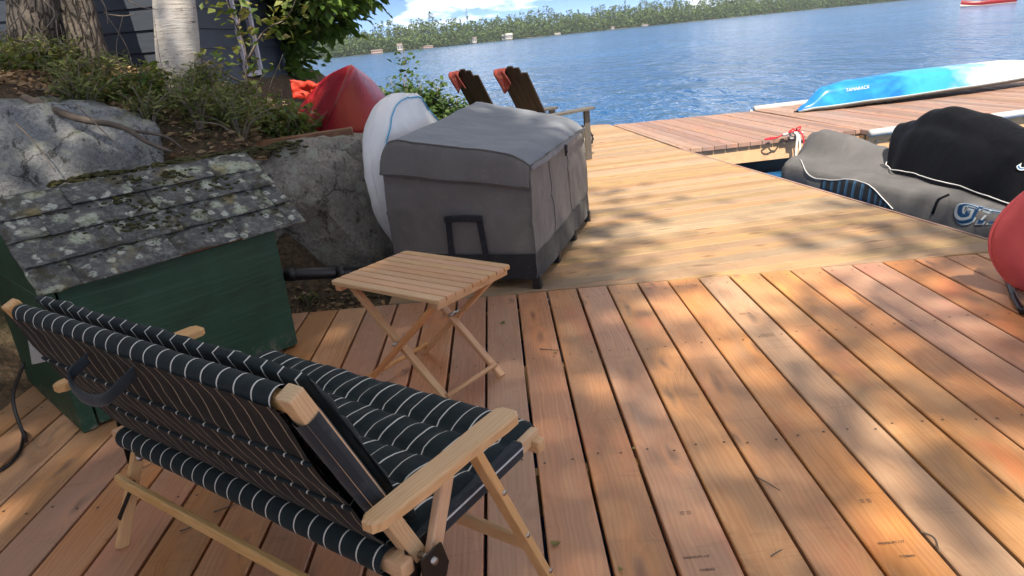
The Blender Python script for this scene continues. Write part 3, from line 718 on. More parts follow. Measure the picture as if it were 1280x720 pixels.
for a, b in (((WY0, WZ0), (WY0, WZ1)), ((WY1, WZ0), (WY1, WZ1)), ((WY0, WZ0), (WY1, WZ0)), ((WY0, WZ1), (WY1, WZ1)), ((WY0, (WZ0+WZ1)/2), (WY1, (WZ0+WZ1)/2))):
    bar('frame', (.03, a[0], a[1]), (.03, b[0], b[1]), .06, .07, 'white_trim', win, up=(1, 0, 0), ext=.03)
mesh('pane', [(.024, WY0, WZ0), (.024, WY1, WZ0), (.024, WY1, WZ1), (.024, WY0, WZ1)], [(0, 1, 2, 3)], 'glass', win)
mesh('roof', [(-5.5, -.5, 2.95), (.5, -.5, 2.95), (.5, 4.1, 2.95), (-5.5, 4.1, 2.95), (-5.5, 1.8, 3.7), (.5, 1.8, 3.7)], [(0, 1, 5, 4), (2, 3, 4, 5), (1, 2, 5), (3, 0, 4), (3, 2, 1, 0)], 'far_roof', house)

# ================================================================== BOULDERS AND MOSS
def boulder(name, c, r, label, mat='rock', seed=0, rough=.16, sub=5, rz=0, pw=.75):
    bm = bmesh.new(); bmesh.ops.create_icosphere(bm, subdivisions=sub, radius=1)
    for v in bm.verts:
        p = v.co.copy(); q = Vector([math.copysign(abs(a)**pw, a) for a in p])
        n = 1+rough*nz3(p*1.1+Vector((seed, seed*2, 0)), 1.0, 3)+.05*nz3(p*3.5+Vector((seed, 0, 0)), 1.0, 5)-.06*max(0, 1-abs(nz3(p*1.4+Vector((0, seed, 3)), 1.0, 2))*7)
        # cleft planes
        for k in range(5):
            a = Vector((math.sin(seed+k*2.1), math.cos(seed*1.7+k*1.3), math.sin(seed*.6+k*3.1)*.6)).normalized(); dd = q.dot(a)-.72
            if dd > 0: q = q-a*dd*.85
        v.co = Vector((q.x*r[0]*n, q.y*r[1]*n, q.z*r[2]*n))
    o = frombm(name, bm, mat, None, True); o.location = c; o.rotation_euler = (0, 0, rz); return tag(o, label, 'boulder')
boulder('boulder', (-1.38, 5.36, .38), (.58, .50, .62), 'big grey lichen spotted boulder between the green box and the grey cover', 'rock', 1.3, .12)
boulder('boulder', (-3.28, 5.10, .86), (.86, .50, .60), 'pale flat faced boulder with cracks under the tree roots', 'rock_pale', 4.1, .12, rz=.15)
boulder('boulder', (-1.98, 4.95, .50), (.78, .26, .40), 'low mossy ledge of rock just behind the shingled roof', 'rock', 6.3, .12, rz=R(40))
boulder('boulder', (-1.12, 5.85, .45), (.3, .3, .46), 'small rounded grey rock under the tip of the red canoe', 'rock', 9.0, .1)
def clumps(name, pts, r, mat, label=None, cat=None, sub=2, par=None, kind=None):
    bm = bmesh.new()
    for (x, y, z, s) in pts:
        m = Matrix.Translation((x, y, z)) @ Matrix.Rotation(random.uniform(0, 6), 4, 'Z') @ Matrix.Diagonal((s*random.uniform(.8, 1.5), s, s*random.uniform(.35, .6), 1))
        ret = bmesh.ops.create_icosphere(bm, subdivisions=sub, radius=1, matrix=m)
        for v in ret['verts']: v.co += Vector((1, 1, 1))*0+ (v.co-Vector((x, y, z)))*(.4*nz3(v.co, 18, 3)+.15*nz3(v.co, 60, 2))
    o = frombm(name, bm, mat, par, True)
    if label: tag(o, label, cat)
    if kind: tag(o, kind=kind)
    return o
pts = []
for i in range(420):
    t = random.random()**.8; q = Vector((lerp(-2.75, -1.42, t), lerp(4.32, 5.18, t), 0)); k = random.gauss(0, .085); pts.append((q.x+k*.7+random.gauss(0, .02), q.y-k*.7+.03, .965-.30*abs(k)+.02*nz3((q.x*6, q.y*6, 0), 1, 2), random.uniform(.008, .026)))
tag(clumps('moss_bank', pts, 1, 'moss'), kind='stuff')

# ================================================================== TREES
def tree_trunk(name, pts, rad, mat, par, n=20, fl=.05):
    Q = [Vector(p) for p in pts]; cum = [0.0]
    for a, b in zip(Q, Q[1:]): cum.append(cum[-1]+(b-a).length)
    m = max(12, int(cum[-1]/.15)); P = []
    for i in range(m):
        d = cum[-1]*i/(m-1); k = max(j for j in range(len(Q)-1) if cum[j] <= d+1e-9); P.append(Q[k].lerp(Q[k+1], (d-cum[k])/max(1e-6, cum[k+1]-cum[k])))
    for _ in range(3): P = [P[0]]+[(P[i-1]+P[i]*2+P[i+1])/4 for i in range(1, m-1)]+[P[-1]]
    rr = [interp(i/(m-1), rad) for i in range(m)]; V, Fc = tube_geo(P, rr, n, True)
    for i in range(m):
        for k in range(n):
            v = V[i*n+k]; d = (v-P[i])
            V[i*n+k] = P[i]+d*(1+.10*nz3(v, 3.5, 3)+.05*nz3((v.x*3, v.y*3, v.z), 5, 3)+(fl*max(0, 1-i/3.0)*max(0, math.sin(k/n*2*math.pi*3+1))))
    o = mesh(name, V, Fc, mat, par, True); return o
def limb_tree(name, baseP, H, crown_c, crown_r, nl, leaf, mat_leaf, label, seed, trunk_r=.15, bark='bark', clump=26, lean=(0, 0), cat='tree', droop=.25, flat=.5, limbs=11, group=None):
    r = random.Random(seed); q = np.random.default_rng(seed); e = empty(name, baseP, 0, label, cat, group); cc = Vector(crown_c)-Vector(baseP); cr = Vector(crown_r)
    top = Vector((cc.x, cc.y, cc.z+cr.z*.5)); mid = Vector((lean[0], lean[1], H*.45))
    tree_trunk('trunk', [(0, 0, -.3), (lean[0]*.3, lean[1]*.3, H*.2), mid, top*.8+mid*.2, top], [(0, trunk_r*1.25), (.15, trunk_r), (.6, trunk_r*.6), (1, .02)], bark, e, 14)
    br = []; cl = []
    for k in range(clump):
        while True:
            p = Vector((r.uniform(-1, 1), r.uniform(-1, 1), r.uniform(-1, 1)))
            if .25 < p.length < 1: break
        cl.append(cc+Vector((p.x*cr.x, p.y*cr.y, p.z*cr.z)))
    for k, c in enumerate(cl[:limbs*2]):
        t = r.uniform(.35, .9); s = mid.lerp(top, t); m_ = s.lerp(c, .5)+Vector((r.uniform(-.2, .2), r.uniform(-.2, .2), r.uniform(0, .3)))
        br.append((spline([s, m_, c], 4), [trunk_r*.28*(1-.9*i/8) for i in range(9)]))
    tubes('branches', br, bark, e, 6)
    C = []
    per = max(1, nl//len(cl))
    for c in cl:
        s = r.uniform(.45, .8)*min(cr)*.62; g = q.normal(size=(per, 3))*np.array([s, s, s*.6])*.62; C.append(np.array(c)+g)
    V, Fq = leaves(np.concatenate(C), leaf, flat, .62, droop, seed=seed); bigmesh('crown', V, Fq, mat_leaf, e)
    return e
# trunks whose crowns stand above the picture
def tall_tree(name, base, pts, rad, bark_, label, crown_z, cr, seed, nl, mat_leaf, leaf=.12, n=26):
    e = empty(name, base, 0, label, 'tree'); B = Vector(base)
    tree_trunk('trunk', [Vector(p)-B for p in pts], rad, bark_, e, n)
    q = np.random.default_rng(seed); top = Vector(pts[-1])-B; C = []; br = []
    for k in range(22):
        a = q.random()*6.28; rr = cr*(.3+.7*q.random()); c = top+Vector((rr*math.cos(a), rr*math.sin(a), q.uniform(-1.8, 1.6)))
        C.append(np.array(c)+q.normal(size=(nl//22, 3))*np.array([.5, .5, .22])); br.append(([top+Vector((0, 0, c.z-top.z-.3)), top.lerp(c, .6)+Vector((0, 0, .1)), c], [.05, .03, .01]))
    tubes('branches', br, bark_, e, 6)
    V, Fq = leaves(np.concatenate(C), leaf, .5, .4, .2, seed=seed); bigmesh('crown', V, Fq, mat_leaf, e); return e
tb = at_y(40, 95, 6.55); t1 = at_y(47, 0, 6.55)
tall_tree('conifer_tree', (tb.x, 6.55, ground_h(tb.x, 6.55)), [(tb.x, 6.55, tb.z-.35), (tb.x+.02, 6.55, tb.z+.1), (t1.x, 6.55, t1.z), (t1.x+.1, 6.5, 6.5), (t1.x+.1, 6.45, 11.6)], [(0, .25), (.06, .19), (.25, .17), (1, .07)], 'bark', 'thick furrowed conifer trunk standing left of its thinner neighbour', 6.5, 1.9, 21, 2600, 'cedar')
tb = at_y(116, 88, 6.75); t1 = at_y(90, 0, 6.75)
tall_tree('conifer_tree', (tb.x, 6.75, ground_h(tb.x, 6.75)), [(tb.x+.03, 6.75, tb.z-.4), (tb.x, 6.75, tb.z+.05), (t1.x, 6.75, t1.z), (t1.x-.3, 6.75, 6.5), (t1.x-.6, 6.75, 11.2)], [(0, .21), (.06, .165), (.25, .14), (1, .06)], 'bark', 'leaning furrowed conifer trunk between the thick trunk and the birch', 6.4, 1.7, 22, 2200, 'cedar')
tb = at_y(226, 112, 6.4); t1 = at_y(219, 0, 6.4)
tall_tree('birch_tree', (tb.x, 6.4, tb.z-.12), [(tb.x+.02, 6.4, tb.z-.45), (tb.x, 6.4, tb.z+.02), (lerp(tb.x, t1.x, .5), 6.4, lerp(tb.z, t1.z, .5)), (t1.x, 6.4, t1.z), (t1.x+.05, 6.4, 6.2), (t1.x+.1, 6.3, 11.0)], [(0, .22), (.06, .168), (.25, .15), (1, .06)], 'birch', 'pale peeling birch trunk in front of the navy house', 6.5, 1.8, 23, 2400, 'leaf')
# leafy tree by the house corner that hangs over the canoe
e = limb_tree('leafy_tree', (-3.2, 12.0, .6), 3.0, (-3.0, 11.5, 2.45), (1.25, .9, 1.2), 8500, .16, 'leaf', 'leafy green tree hanging over the red canoe beside the house', 5, .10, clump=46, limbs=18, droop=.5)
# shore bush and sapling
def bush(name, P, label, stems, nl, leaf, mat, spread, H, seed, cat='bush', group=None, stem_mat='twig', extra=None, droop=-.1, aspect=.55):
    r = random.Random(seed); e = empty(name, P, 0, label, cat, group); st = []; C = []
    for k in range(stems):
        a = r.uniform(0, 6.28); d = spread*r.uniform(.15, 1); h = H*r.uniform(.55, 1)*(1-.35*(d/spread)**2); tip = Vector((d*math.cos(a), d*math.sin(a), h))
        m_ = Vector((tip.x*.35, tip.y*.35, h*.55)); sp = spline([(0, 0, -.08), m_, tip], 4); st.append((sp, [.009*(1+H)*(1-.85*i/(len(sp)-1)) for i in range(len(sp))]))
        for i in range(max(1, nl//stems)):
            t = r.uniform(.35, 1); p = sp[min(len(sp)-1, int(t*(len(sp)-1)))]; C.append((p.x+r.gauss(0, spread*.13), p.y+r.gauss(0, spread*.13), p.z+r.gauss(0, spread*.09)))
    for pts_, n in (extra or []):
        sp = spline(pts_, 5); st.append((sp, [.012*(1-.8*i/(len(sp)-1)) for i in range(len(sp))]))
        for i in range(n):
            t = r.uniform(.25, 1); p = sp[int(t*(len(sp)-1))]; w = .16*(1.2-t*.7); C.append((p.x+r.gauss(0, w), p.y+r.gauss(0, w*.5), p.z+r.gauss(0, .05)))
    tubes('stems', st, stem_mat, e, 5)
    V, Fq = leaves(C, leaf, .5, aspect, droop, seed=seed); bigmesh('foliage', V, Fq, mat, e); return e
bush('shore_bush', (-1.02, 9.5, -.35), 'dense green bush at the water behind the red canoe with a tall sprig', 56, 11500, .085, 'bush_leaf', .85, 1.66, 31,
     extra=[([(0, 0, .2), (-.08, -.05, 1.0), (-.06, 0, 1.9)], 130), ([(.1, 0, .3), (.15, 0, .9), (.25, 0, 1.45)], 90), ([(-.1, 0, .3), (-.25, 0, .9), (-.38, 0, 1.3)], 50)])
bush('shore_bush', (-.55, 9.9, -.4), 'smaller green bush at the water beside the first wooden chair', 24, 2400, .08, 'bush_leaf', .55, 1.30, 32)
sb = Vector((-2.19, 6.45, 1.05))
bush('sapling', sb, 'slender forked sapling with sparse yellow green leaves beside the birch', 3, 40, .085, 'fern', .2, .5, 33, 'sapling', None, 'root',
     extra=[([(0, 0, 0), (.06, 0, .35), (.10, .02, .62), (.04, 0, .95), (.02, 0, 1.5)], 90), ([(.10, .02, .5), (.30, 0, .72), (.5, 0, .80), (.62, 0, .95)], 70), ([(.08, 0, .75), (.2, 0, 1.05), (.3, 0, 1.4)], 60), ([(.05, 0, .3), (-.2, -.1, .5), (-.3, 0, .6)], 40)])
# undergrowth on the bank
pr = random.Random(5)
for i in range(58):
    x = pr.uniform(-4.6, -1.72); y = pr.uniform(5.45, 6.35) if x > -2.4 else pr.uniform(5.3, 6.6); z = ground_h(x, y)
    if pr.random() < .55: bush('low_cedar', (x, y, z), 'low feathery cedar seedling on the bank below the tree trunks', 10, 420, .062, 'cedar', pr.uniform(.25, .42), pr.uniform(.2, .40), 100+i, 'shrub', 'cedar seedlings on the bank', droop=.05, aspect=.2)
    else: bush('undergrowth', (x, y, z), 'small bright leafy undergrowth plant on the bank', 7, 110, .065, 'fern', pr.uniform(.16, .28), pr.uniform(.14, .3), 100+i, 'plant', 'leafy plants on the bank')
for i, (px, py, Y, H) in enumerate(((352, 150, 6.0, .38), (330, 140, 6.1, .4), (372, 145, 6.1, .3), (300, 150, 5.9, .3), (20, 110, 5.9, .3), (10, 150, 5.6, .3))):
    p = at_y(px, py, Y); bush('undergrowth', (p.x, Y, p.z-.28), 'bushy green plant crowding the end of the red canoe' if px > 250 else 'bushy green plant above the pale boulder', 12, 300, .065, 'fern', .3, H+.15, 200+i, 'plant', 'bushy plants by the canoe' if px > 250 else 'bushy plants above the boulder')
bush('weed', (-1.42, 4.62, -.1), 'tiny green weed in the soil beside the black pipe', 5, 40, .035, 'fern', .08, .12, 301, 'plant')
for i in range(16):
    x = pr.uniform(-4.2, -1.8); y = pr.uniform(5.5, 6.3); z = ground_h(x, y); h = pr.uniform(.35, .8)
    sp = spline([(x, y, z), (x+pr.uniform(-.08, .08), y, z+h*.5), (x+pr.uniform(-.2, .2), y+pr.uniform(-.1, .1), z+h)], 5)
    tag(tube('dry_stem', sp, [.004*(1-.7*j/(len(sp)-1)) for j in range(len(sp))], 'twig', None, 5), 'tall thin bare stem standing among the plants on the bank', 'stem', 'bare stems on the bank')
# leaf litter on the bank
C = []
for i in range(9000):
    x = pr.uniform(-4.8, -1.5); y = pr.uniform(5.1, 7.2); C.append((x, y, ground_h(x, y)+pr.uniform(.0, .03)))
for i in range(500):
    x = pr.uniform(-2.4, -.9); y = pr.uniform(4.33, 4.8); C.append((x, y, ground_h(x, y)+pr.uniform(.0, .015)))
V, Fq = leaves(C, .06, .15, .5, seed=9); tag(bigmesh('leaf_litter', V, Fq, 'litter'), kind='stuff')
# roots creeping over the pale boulder, dead twigs
def px_path(pts, Y): return [at_y(x, y, Y+dy) for x, y, dy in pts]
def creeper(name, path, r, label, mat='root', cat='root', group=None):
    sp = spline(path, 6); o = tube(name, sp, [r*(1-.6*i/(len(sp)-1)) for i in range(len(sp))], mat, None, 7); return tag(o, label, cat, group)
creeper('tree_root', px_path([(30, 122, .1), (70, 138, 0), (105, 150, -.1), (150, 158, -.1), (185, 178, -.12), (215, 190, -.1)], 5.0), .030, 'thick bare root creeping over the top of the pale boulder')
creeper('tree_root', px_path([(60, 140, 0), (100, 147, -.1), (160, 162, -.12), (205, 170, -.1), (228, 186, 0)], 5.02), .018, 'thinner bare root running beside the thick root over the pale boulder')
creeper('tree_root', px_path([(205, 110, .5), (215, 130, .3), (222, 150, .2)], 5.8), .026, 'short dark root below the birch trunk')
for pth, Y in (([(95, 130, 0), (125, 160, -.05), (160, 195, -.1)], 4.75), ([(20, 155, 0), (45, 180, 0), (70, 215, -.05)], 4.7), ([(15, 113, 0), (55, 112, .05), (110, 122, .1)], 5.2), ([(0, 45, 0), (25, 20, .1), (45, -5, .1)], 5.6),
             ([(55, 0, 0), (68, 20, 0), (40, 50, 0), (15, 48, 0)], 5.9), ([(70, 25, 0), (72, 45, 0), (78, 65, .05)], 5.9), ([(122, -8, 0), (132, 10, 0), (135, 30, 0)], 5.8), ([(135, 18, 0), (155, 20, 0), (168, 17, 0)], 5.8), ([(150, -6, 0), (175, 8, 0), (198, 12, 0)], 5.8)):
    creeper('dead_twig', px_path(pth, Y), .006, 'thin bare dead twig on the bank among the trunks', 'twig', 'twig', 'dead twigs on the bank')

# shade trees behind and beside the photographer
SHADE = [((-3.0, -6.4, -.2), (-1.65, -5.2, 14.0), (1.9, 2.0, 1.4), 7600, 41, 'tall shade tree over the left of the deck behind the photographer'),
         ((-1.4, -10.2, -.2), (-1.75, -8.1, 14.0), (2.1, 2.0, 1.4), 7800, 42, 'tall shade tree right behind the photographer'),
         ((4.4, -9.8, -.2), (2.6, -8.3, 14.0), (2.6, 2.3, 1.6), 5400, 43, 'loose shade tree over the right of the deck behind the photographer'),
         ((-6.8, -4.6, -.2), (-4.9, -4.3, 14.0), (2.0, 2.6, 1.4), 3600, 44, 'tall shade tree beside the left end of the deck')]
for b_, c_, r_, n_, s_, l_ in SHADE: limb_tree('shade_tree', b_, c_[2]-b_[2]-1.0, c_, r_, n_, .17, 'leaf', l_, s_, .16, clump=34, limbs=12, droop=.1)

# ================================================================== FOLDING BENCH
BY = -.641
bench = empty('folding_bench', (-.663, 1.939, 0), BY, 'wooden folding bench with navy pinstripe cushions and a carry strap', 'bench')
XL, HL, ZR, ZA = .70, .645, .40, .615
for s in (-1, 1):
    x = s*XL; xi = s*(XL-.035)
    leg = bar('leg', (x, -.06, ZA-.01), (x, .205, .0), .024, .042, 'beech', bench, up=(1, 0, 0), bev=.005)
    leg2 = bar('leg', (xi, -.10, ZA-.01), (xi, -.385, .0), .042, .024, 'beech', bench, up=(1, 0, 0), bev=.005)
    # arm rest with a rounded, swelling plan
    prof = [(-.385, -.026), (-.405, -.012), (-.405, .016), (-.385, .028), (-.25, .036), (-.1, .033), (.04, .042), (.085, .040), (.105, .022), (.105, -.02), (.085, -.036), (.0, -.036), (-.12, -.030), (-.26, -.030)]
    arm = prism('armrest', [(x+s*q, p) for p, q in prof], ZA-.012, ZA+.014, 'beech', bench, .006)
    for (yy, zz) in ((.02, .43), (.10, .24), (.19, .05)):
        b_ = tube('bolt', [(x+s*.010, yy, zz), (x+s*.024, yy, zz)], .0075, 'steel', bench, 10)
    # seat side rail
    bar('side_rail', (s*(HL-.02), -.30, ZR), (s*(HL-.02), .31, ZR+.02), .026, .042, 'beech', bench, bev=.004)
    bar('rail_sleeve', (s*(HL-.02), -.255, ZR+.002), (s*(HL-.02), .225, ZR+.018), .036, .052, 'navy_plain', bench, bev=.008); tube('sleeve_stripe', [(s*(HL-.0015), -.25, ZR+.012), (s*(HL-.0015), .22, ZR+.026)], .003, 'piping', bench, 6)
    # black pivot plate
    pl = mesh('pivot_plate', [(x+s*k, yy, zz) for k in (-.058, -.052) for yy, zz in ((-.27, .435), (-.20, .435), (-.185, .36), (-.225, .30), (-.262, .30))],
              [(0, 1, 2, 3, 4), (9, 8, 7, 6, 5)]+[(i, (i+1) % 5, 5+(i+1) % 5, 5+i) for i in range(5)], 'black_metal', bench)
    pl2 = mesh('pivot_plate', [(x+s*k, yy, zz) for k in (-.010, -.004) for yy, zz in ((-.27, .425), (-.20, .425), (-.185, .36), (-.235, .26), (-.275, .26))],
              [(0, 1, 2, 3, 4), (9, 8, 7, 6, 5)]+[(i, (i+1) % 5, 5+(i+1) % 5, 5+i) for i in range(5)], 'black_metal', bench)
    for yy, zz in ((-.235, .40), (-.252, .285)): tube('bolt', [(x-s*.06, yy, zz), (x+s*.004, yy, zz)], .009, 'steel', bench, 10)
    # back upright
    bar('back_upright', (s*(HL-.015), -.225, .385), (s*(HL-.015), -.466, .938), .042, .046, 'beech', bench, up=(1, 0, 0), bev=.006)
    tube('bolt', [(s*(HL-.015)+s*.014, -.452, .905), (s*(HL-.015)+s*.020, -.452, .905)], .009, 'steel', bench, 10)
    # slanting brace
    bar('brace', (s*(HL-.03), -.30, .235), (s*(XL-.035), -.365, .105), .016, .004, 'black_metal', bench, up=(0, 1, 0), bev=.001)
bar('seat_rail', (-HL-.02, -.285, ZR), (HL+.02, -.285, ZR), .042, .042, 'beech', bench, bev=.007)
bar('seat_rail', (-HL-.02, .285, ZR), (HL+.02, .285, ZR), .036, .04, 'beech', bench, bev=.007)
bar('back_rail', (-HL+.0, -.455, .905), (HL-.0, -.455, .905), .03, .034, 'beech', bench, bev=.006)
bar('stretcher', (-XL+.0, -.318, .225), (XL-.0, -.318, .225), .022, .040, 'beech', bench, bev=.005)
bar('stretcher', (-XL+.01, .125, .185), (XL-.01, .125, .185), .022, .040, 'beech', bench, bev=.005)
W2 = HL-.035
def sling(name, prof, mat, w=W2, nx=60, wob=.004, seed=0, endtaper=0.0, thick=0):
    n = len(prof)
    def fn(a, b):
        x = (a*2-1)*w; f = b*(n-1); i = min(n-2, int(f)); t = f-i; y = lerp(prof[i][0], prof[i+1][0], t); z = lerp(prof[i][1], prof[i+1][1], t)
        d = wob*nz3((x*3, b*3, seed), 2, 3); e_ = endtaper*max(0, (abs(a*2-1)-.93)/.07)**2
        return (x, y+d*.6, z+d-e_)
    return sheet(name, fn, nx, n if n > 16 else 24, mat, bench, True, thick)
def ring(cy, cz, ry, rz, k=14, a0=0, a1=2*math.pi): return [(cy+ry*math.cos(a0+(a1-a0)*i/k), cz+rz*math.sin(a0+(a1-a0)*i/k)) for i in range(k+1)]
# sling wrapped round the rear seat rail and running under the cushion to the front rail
sling('seat_sling', ring(-.285, ZR, .034, .034, 20, -.3, 2*math.pi-.9)[::-1] if False else ring(-.288, ZR, .033, .035, 22, .2, 2*math.pi+.2), 'stripe', wob=.002)
sling('seat_sling', [(-.27, ZR+.03), (-.1, ZR+.004), (.1, ZR+.004), (.27, ZR+.03)], 'stripe', thick=.004)
# rounded puffs of the seat cushion
def puffs(y0, y1, n, h, base):
    out = []
    for i in range(n*9+1):
        t = i/(n*9); ph = (t*n) % 1; out.append((lerp(y0, y1, t), h*(math.sin(math.pi*min(1, max(0, ph)))**.55 if 0 < t < 1 else 0)))
    return out
def cushion(name, A, B, nrm, n, h, th, w, mat, seed, sag=.0, roll=0):
    A, B, nrm = Vector(A), Vector(B), Vector(nrm).normalized(); pf = puffs(0, 1, n, h, 0); NU = 84
    V = []
    loop = [(t, q+th) for t, q in pf]+[(t, -.006-.25*q) for t, q in pf[::-1]]
    for a in range(NU):
        u = a/(NU-1)*2-1; edge = max(0, (abs(u)-.955)/.045); sc = math.sqrt(max(0, 1-edge**2))*.97+.03
        for t, q in loop:
            p = A.lerp(B, t); m_ = th*.4; qq = m_+(q-m_)*sc
            d = .006*nz3((u*4, t*3, seed), 1.5, 3)+.0045*math.sin(u*38+math.sin(t*9+seed)*1.2)*(1 if q > th else 0)
            p = p+nrm*(qq+d-sag*math.sin(math.pi*t)*(1-u*u*.5)); V.append((u*w, p.y, p.z))
    L = len(loop); Fc = []
    for a in range(NU-1):
        for b in range(L): b2 = (b+1) % L; Fc.append((a*L+b, a*L+b2, (a+1)*L+b2, (a+1)*L+b))
    Fc += [tuple(range(L-1, -1, -1)), tuple(range((NU-1)*L, NU*L))]
    return mesh(name, V, Fc, mat, bench, True)
cushion('seat_cushion', (0, -.225, ZR+.018), (0, .315, ZR+.028), (0, 0, 1), 4, .017, .026, W2+.012, 'stripe', 3, .012)
bdir = Vector((0, -.237, .54)).normalized(); bn = Vector((0, .54, .237)).normalized()
cushion('back_cushion', Vector((0, -.215, .44))+bn*.022, Vector((0, -.43, .925))+bn*.024, bn, 4, .012, .014, W2+.006, 'stripe', 8, .004)
# back sling: sleeve round the top rail, lining panel with two sewn pockets behind
sling('back_sling', ring(-.456, .908, .027, .029, 22, 0, 2*math.pi), 'stripe', wob=.002, w=W2-.02)
def back_panel(a, b):
    x = (a*2-1)*W2; p = Vector((0, -.238, .395)).lerp(Vector((0, -.472, .915)), b); bag = .018*math.sin(math.pi*b)+.008*math.sin(math.pi*((b*2.2) % 1))
    p = p-bn*(.012+bag)+bn*.004*nz3((x*5, b*4, 0), 1.6, 3)
    return (x, p.y, p.z)
sheet('back_lining', back_panel, 70, 26, 'stripe_back', bench)
for b in (.42, .72):
    tube('seam', [Vector(back_panel(i/40, b))-bn*.004 for i in range(41)], .0045, 'stripe', bench, 6)
for s in (-1, 1):   # sleeve of plain cloth round the upright
    def slv(a, b, s=s):
        ang = a*2*math.pi; p = Vector((0, -.318, .597)).lerp(Vector((0, -.44, .876)), b); return (s*(HL-.015)+.028*math.cos(ang), p.y+bn.y*.030*math.sin(ang), p.z+bn.z*.030*math.sin(ang))
    sheet('upright_sleeve', slv, 14, 6, 'navy_plain', bench)
hp = spline([(q[0]*.85+.27, q[1], q[2]) for q in [(-.47, -.492, .875), (-.49, -.535, .845), (-.455, -.55, .815), (-.36, -.555, .81), (-.26, -.55, .83), (-.215, -.52, .865), (-.2, -.492, .885)]], 8)
def strap_fn(a, b):
    i = min(len(hp)-1, int(round(a*(len(hp)-1)))); p = hp[i]; return (p.x, p.y-.004*math.sin(b*3.14), p.z+(b-.5)*.030)
sheet('carry_strap', strap_fn, len(hp), 5, 'navy_plain', bench, True, .006)

# ================================================================== FOLDING TABLE
table = empty('folding_table', (-.415, 3.07, 0), -.668, 'small slatted folding table with crossed wooden legs', 'table')
TZ, TLx, TLy = .552, .335, .252; ns = 9; sw = 2*TLy/ns
for i in range(ns):
    y0 = -TLy+i*sw+.0035; y1 = -TLy+(i+1)*sw-.0035; r_ = .016
    x0, x1 = -TLx, TLx
    if i == 0: poly = [(x0+r_, y0), (x1-r_, y0), (x1-.004, y0+.006), (x1, y0+r_), (x1, y1), (x0, y1), (x0, y0+r_), (x0+.004, y0+.006)]
    elif i == ns-1: poly = [(x0, y0), (x1, y0), (x1, y1-r_), (x1-.004, y1-.006), (x1-r_, y1), (x0+r_, y1), (x0+.004, y1-.006), (x0, y1-r_)]
    else: poly = [(x0, y0), (x1, y0), (x1, y1), (x0, y1)]
    o = prism('slat', poly, TZ-.018, TZ, 'teak', table, .003); o.data.transform(Matrix.Rotation(math.pi/2, 4, 'Z')); o.rotation_euler = (0, 0, -math.pi/2)
for x in (-TLx+.035, TLx-.035): bar('cross_rail', (x, -TLy+.012, TZ-.035), (x, TLy-.012, TZ-.035), .038, .03, 'teak', table, bev=.006)
for s in (-1, 1):
    ya = s*.175; yb = s*.208
    bar('leg', (-TLx+.045, ya, TZ-.03), (TLx-.07, ya, .012), .024, .036, 'teak', table, up=(0, 1, 0), bev=.005, ext=.012)
    bar('leg', (TLx-.045, yb, TZ-.03), (-TLx+.07, yb, .012), .024, .036, 'teak', table, up=(0, 1, 0), bev=.005, ext=.012)
    tube('bolt', [(0, s*.155, .281), (0, s*.226, .281)], .0075, 'steel', table, 10)
tube('stretcher_rod', [(TLx-.095, -.175, .06), (TLx-.095, .175, .06)], .0125, 'teak', table, 12)
tube('stretcher_rod', [(-TLx+.095, -.208, .06), (-TLx+.095, .208, .06)], .0125, 'teak', table, 12)

# ================================================================== GREEN BOX WITH SHINGLED ROOF
gb = empty('storage_box', (-1.625, 3.275, .004), R(45), 'dark green painted wooden pump box with a mossy shingled roof', 'box')
GL, GD, GH, RZ_, RD = 1.12, .92, .672, 1.05, .42   # local x along the front wall, local -y is the front (towards the deck)
def slab(name, x0, x1, y0, y1, z0, z1, mat, par):
    bm = bmesh.new(); bmesh.ops.create_cube(bm, size=1, matrix=Matrix.Diagonal((x1-x0, y1-y0, z1-z0, 1))); bmesh.ops.bevel(bm, geom=bm.edges[:], offset=.004, segments=1, affect='EDGES')
    o = frombm(name, bm, mat, par); o.location = ((x0+x1)/2, (y0+y1)/2, (z0+z1)/2)
    o.data.transform(Matrix.Translation((0, 0, (z1-z0)/2))); o.location.z = z0; return o
slab('front_panel', -GL/2+.075, GL/2-.004, 0, .022, .012, GH, 'green', gb)
slab('corner_board', -GL/2, -GL/2+.066, -.004, .024, .0, GH, 'green', gb)
slab('side_panel', -GL/2, -GL/2+.022, .026, GD-.002, .0, GH, 'green', gb); slab('side_panel', GL/2-.022, GL/2, .024, GD-.002, .0, GH, 'green', gb)
slab('back_panel', -GL/2, GL/2, GD, GD+.022, .0, GH, 'green', gb)
for s in (-1, 1):
    mesh('gable_panel', [(s*(GL/2-.011)+k, y, z) for k in (-.01, .01) for y, z in ((.0, GH), (GD, GH), (RD, RZ_-.05))], [(0, 1, 2), (5, 4, 3), (0, 3, 4, 1), (1, 4, 5, 2), (2, 5, 3, 0)], 'green', gb)
roof = empty('roof', (.06, 0, 0)); roof.parent = gb
RX = .63; EY, EZ = -.095, .692
def roof_pt(x, d, up=0):    # d metres down from the ridge on the front slope
    n = Vector((0, -(RZ_-EZ), (RD-EY))).normalized(); a = Vector((0, RD, RZ_)); b = Vector((0, EY, EZ)); q = (b-a).normalized()
    p = a+q*d+n*up; return Vector((x, p.y, p.z))
RLen = (Vector((RD, RZ_))-Vector((EY, EZ))).length
mesh('roof_deck', [roof_pt(-RX+.01, 0, -.018), roof_pt(RX-.01, 0, -.018), roof_pt(RX-.01, RLen-.02, -.018), roof_pt(-RX+.01, RLen-.02, -.018), roof_pt(-RX+.01, 0, -.004), roof_pt(RX-.01, 0, -.004), roof_pt(RX-.01, RLen-.02, -.004), roof_pt(-RX+.01, RLen-.02, -.004)],
     [(0, 1, 2, 3), (7, 6, 5, 4), (0, 4, 5, 1), (1, 5, 6, 2), (2, 6, 7, 3), (3, 7, 4, 0)], 'brown_board', roof)
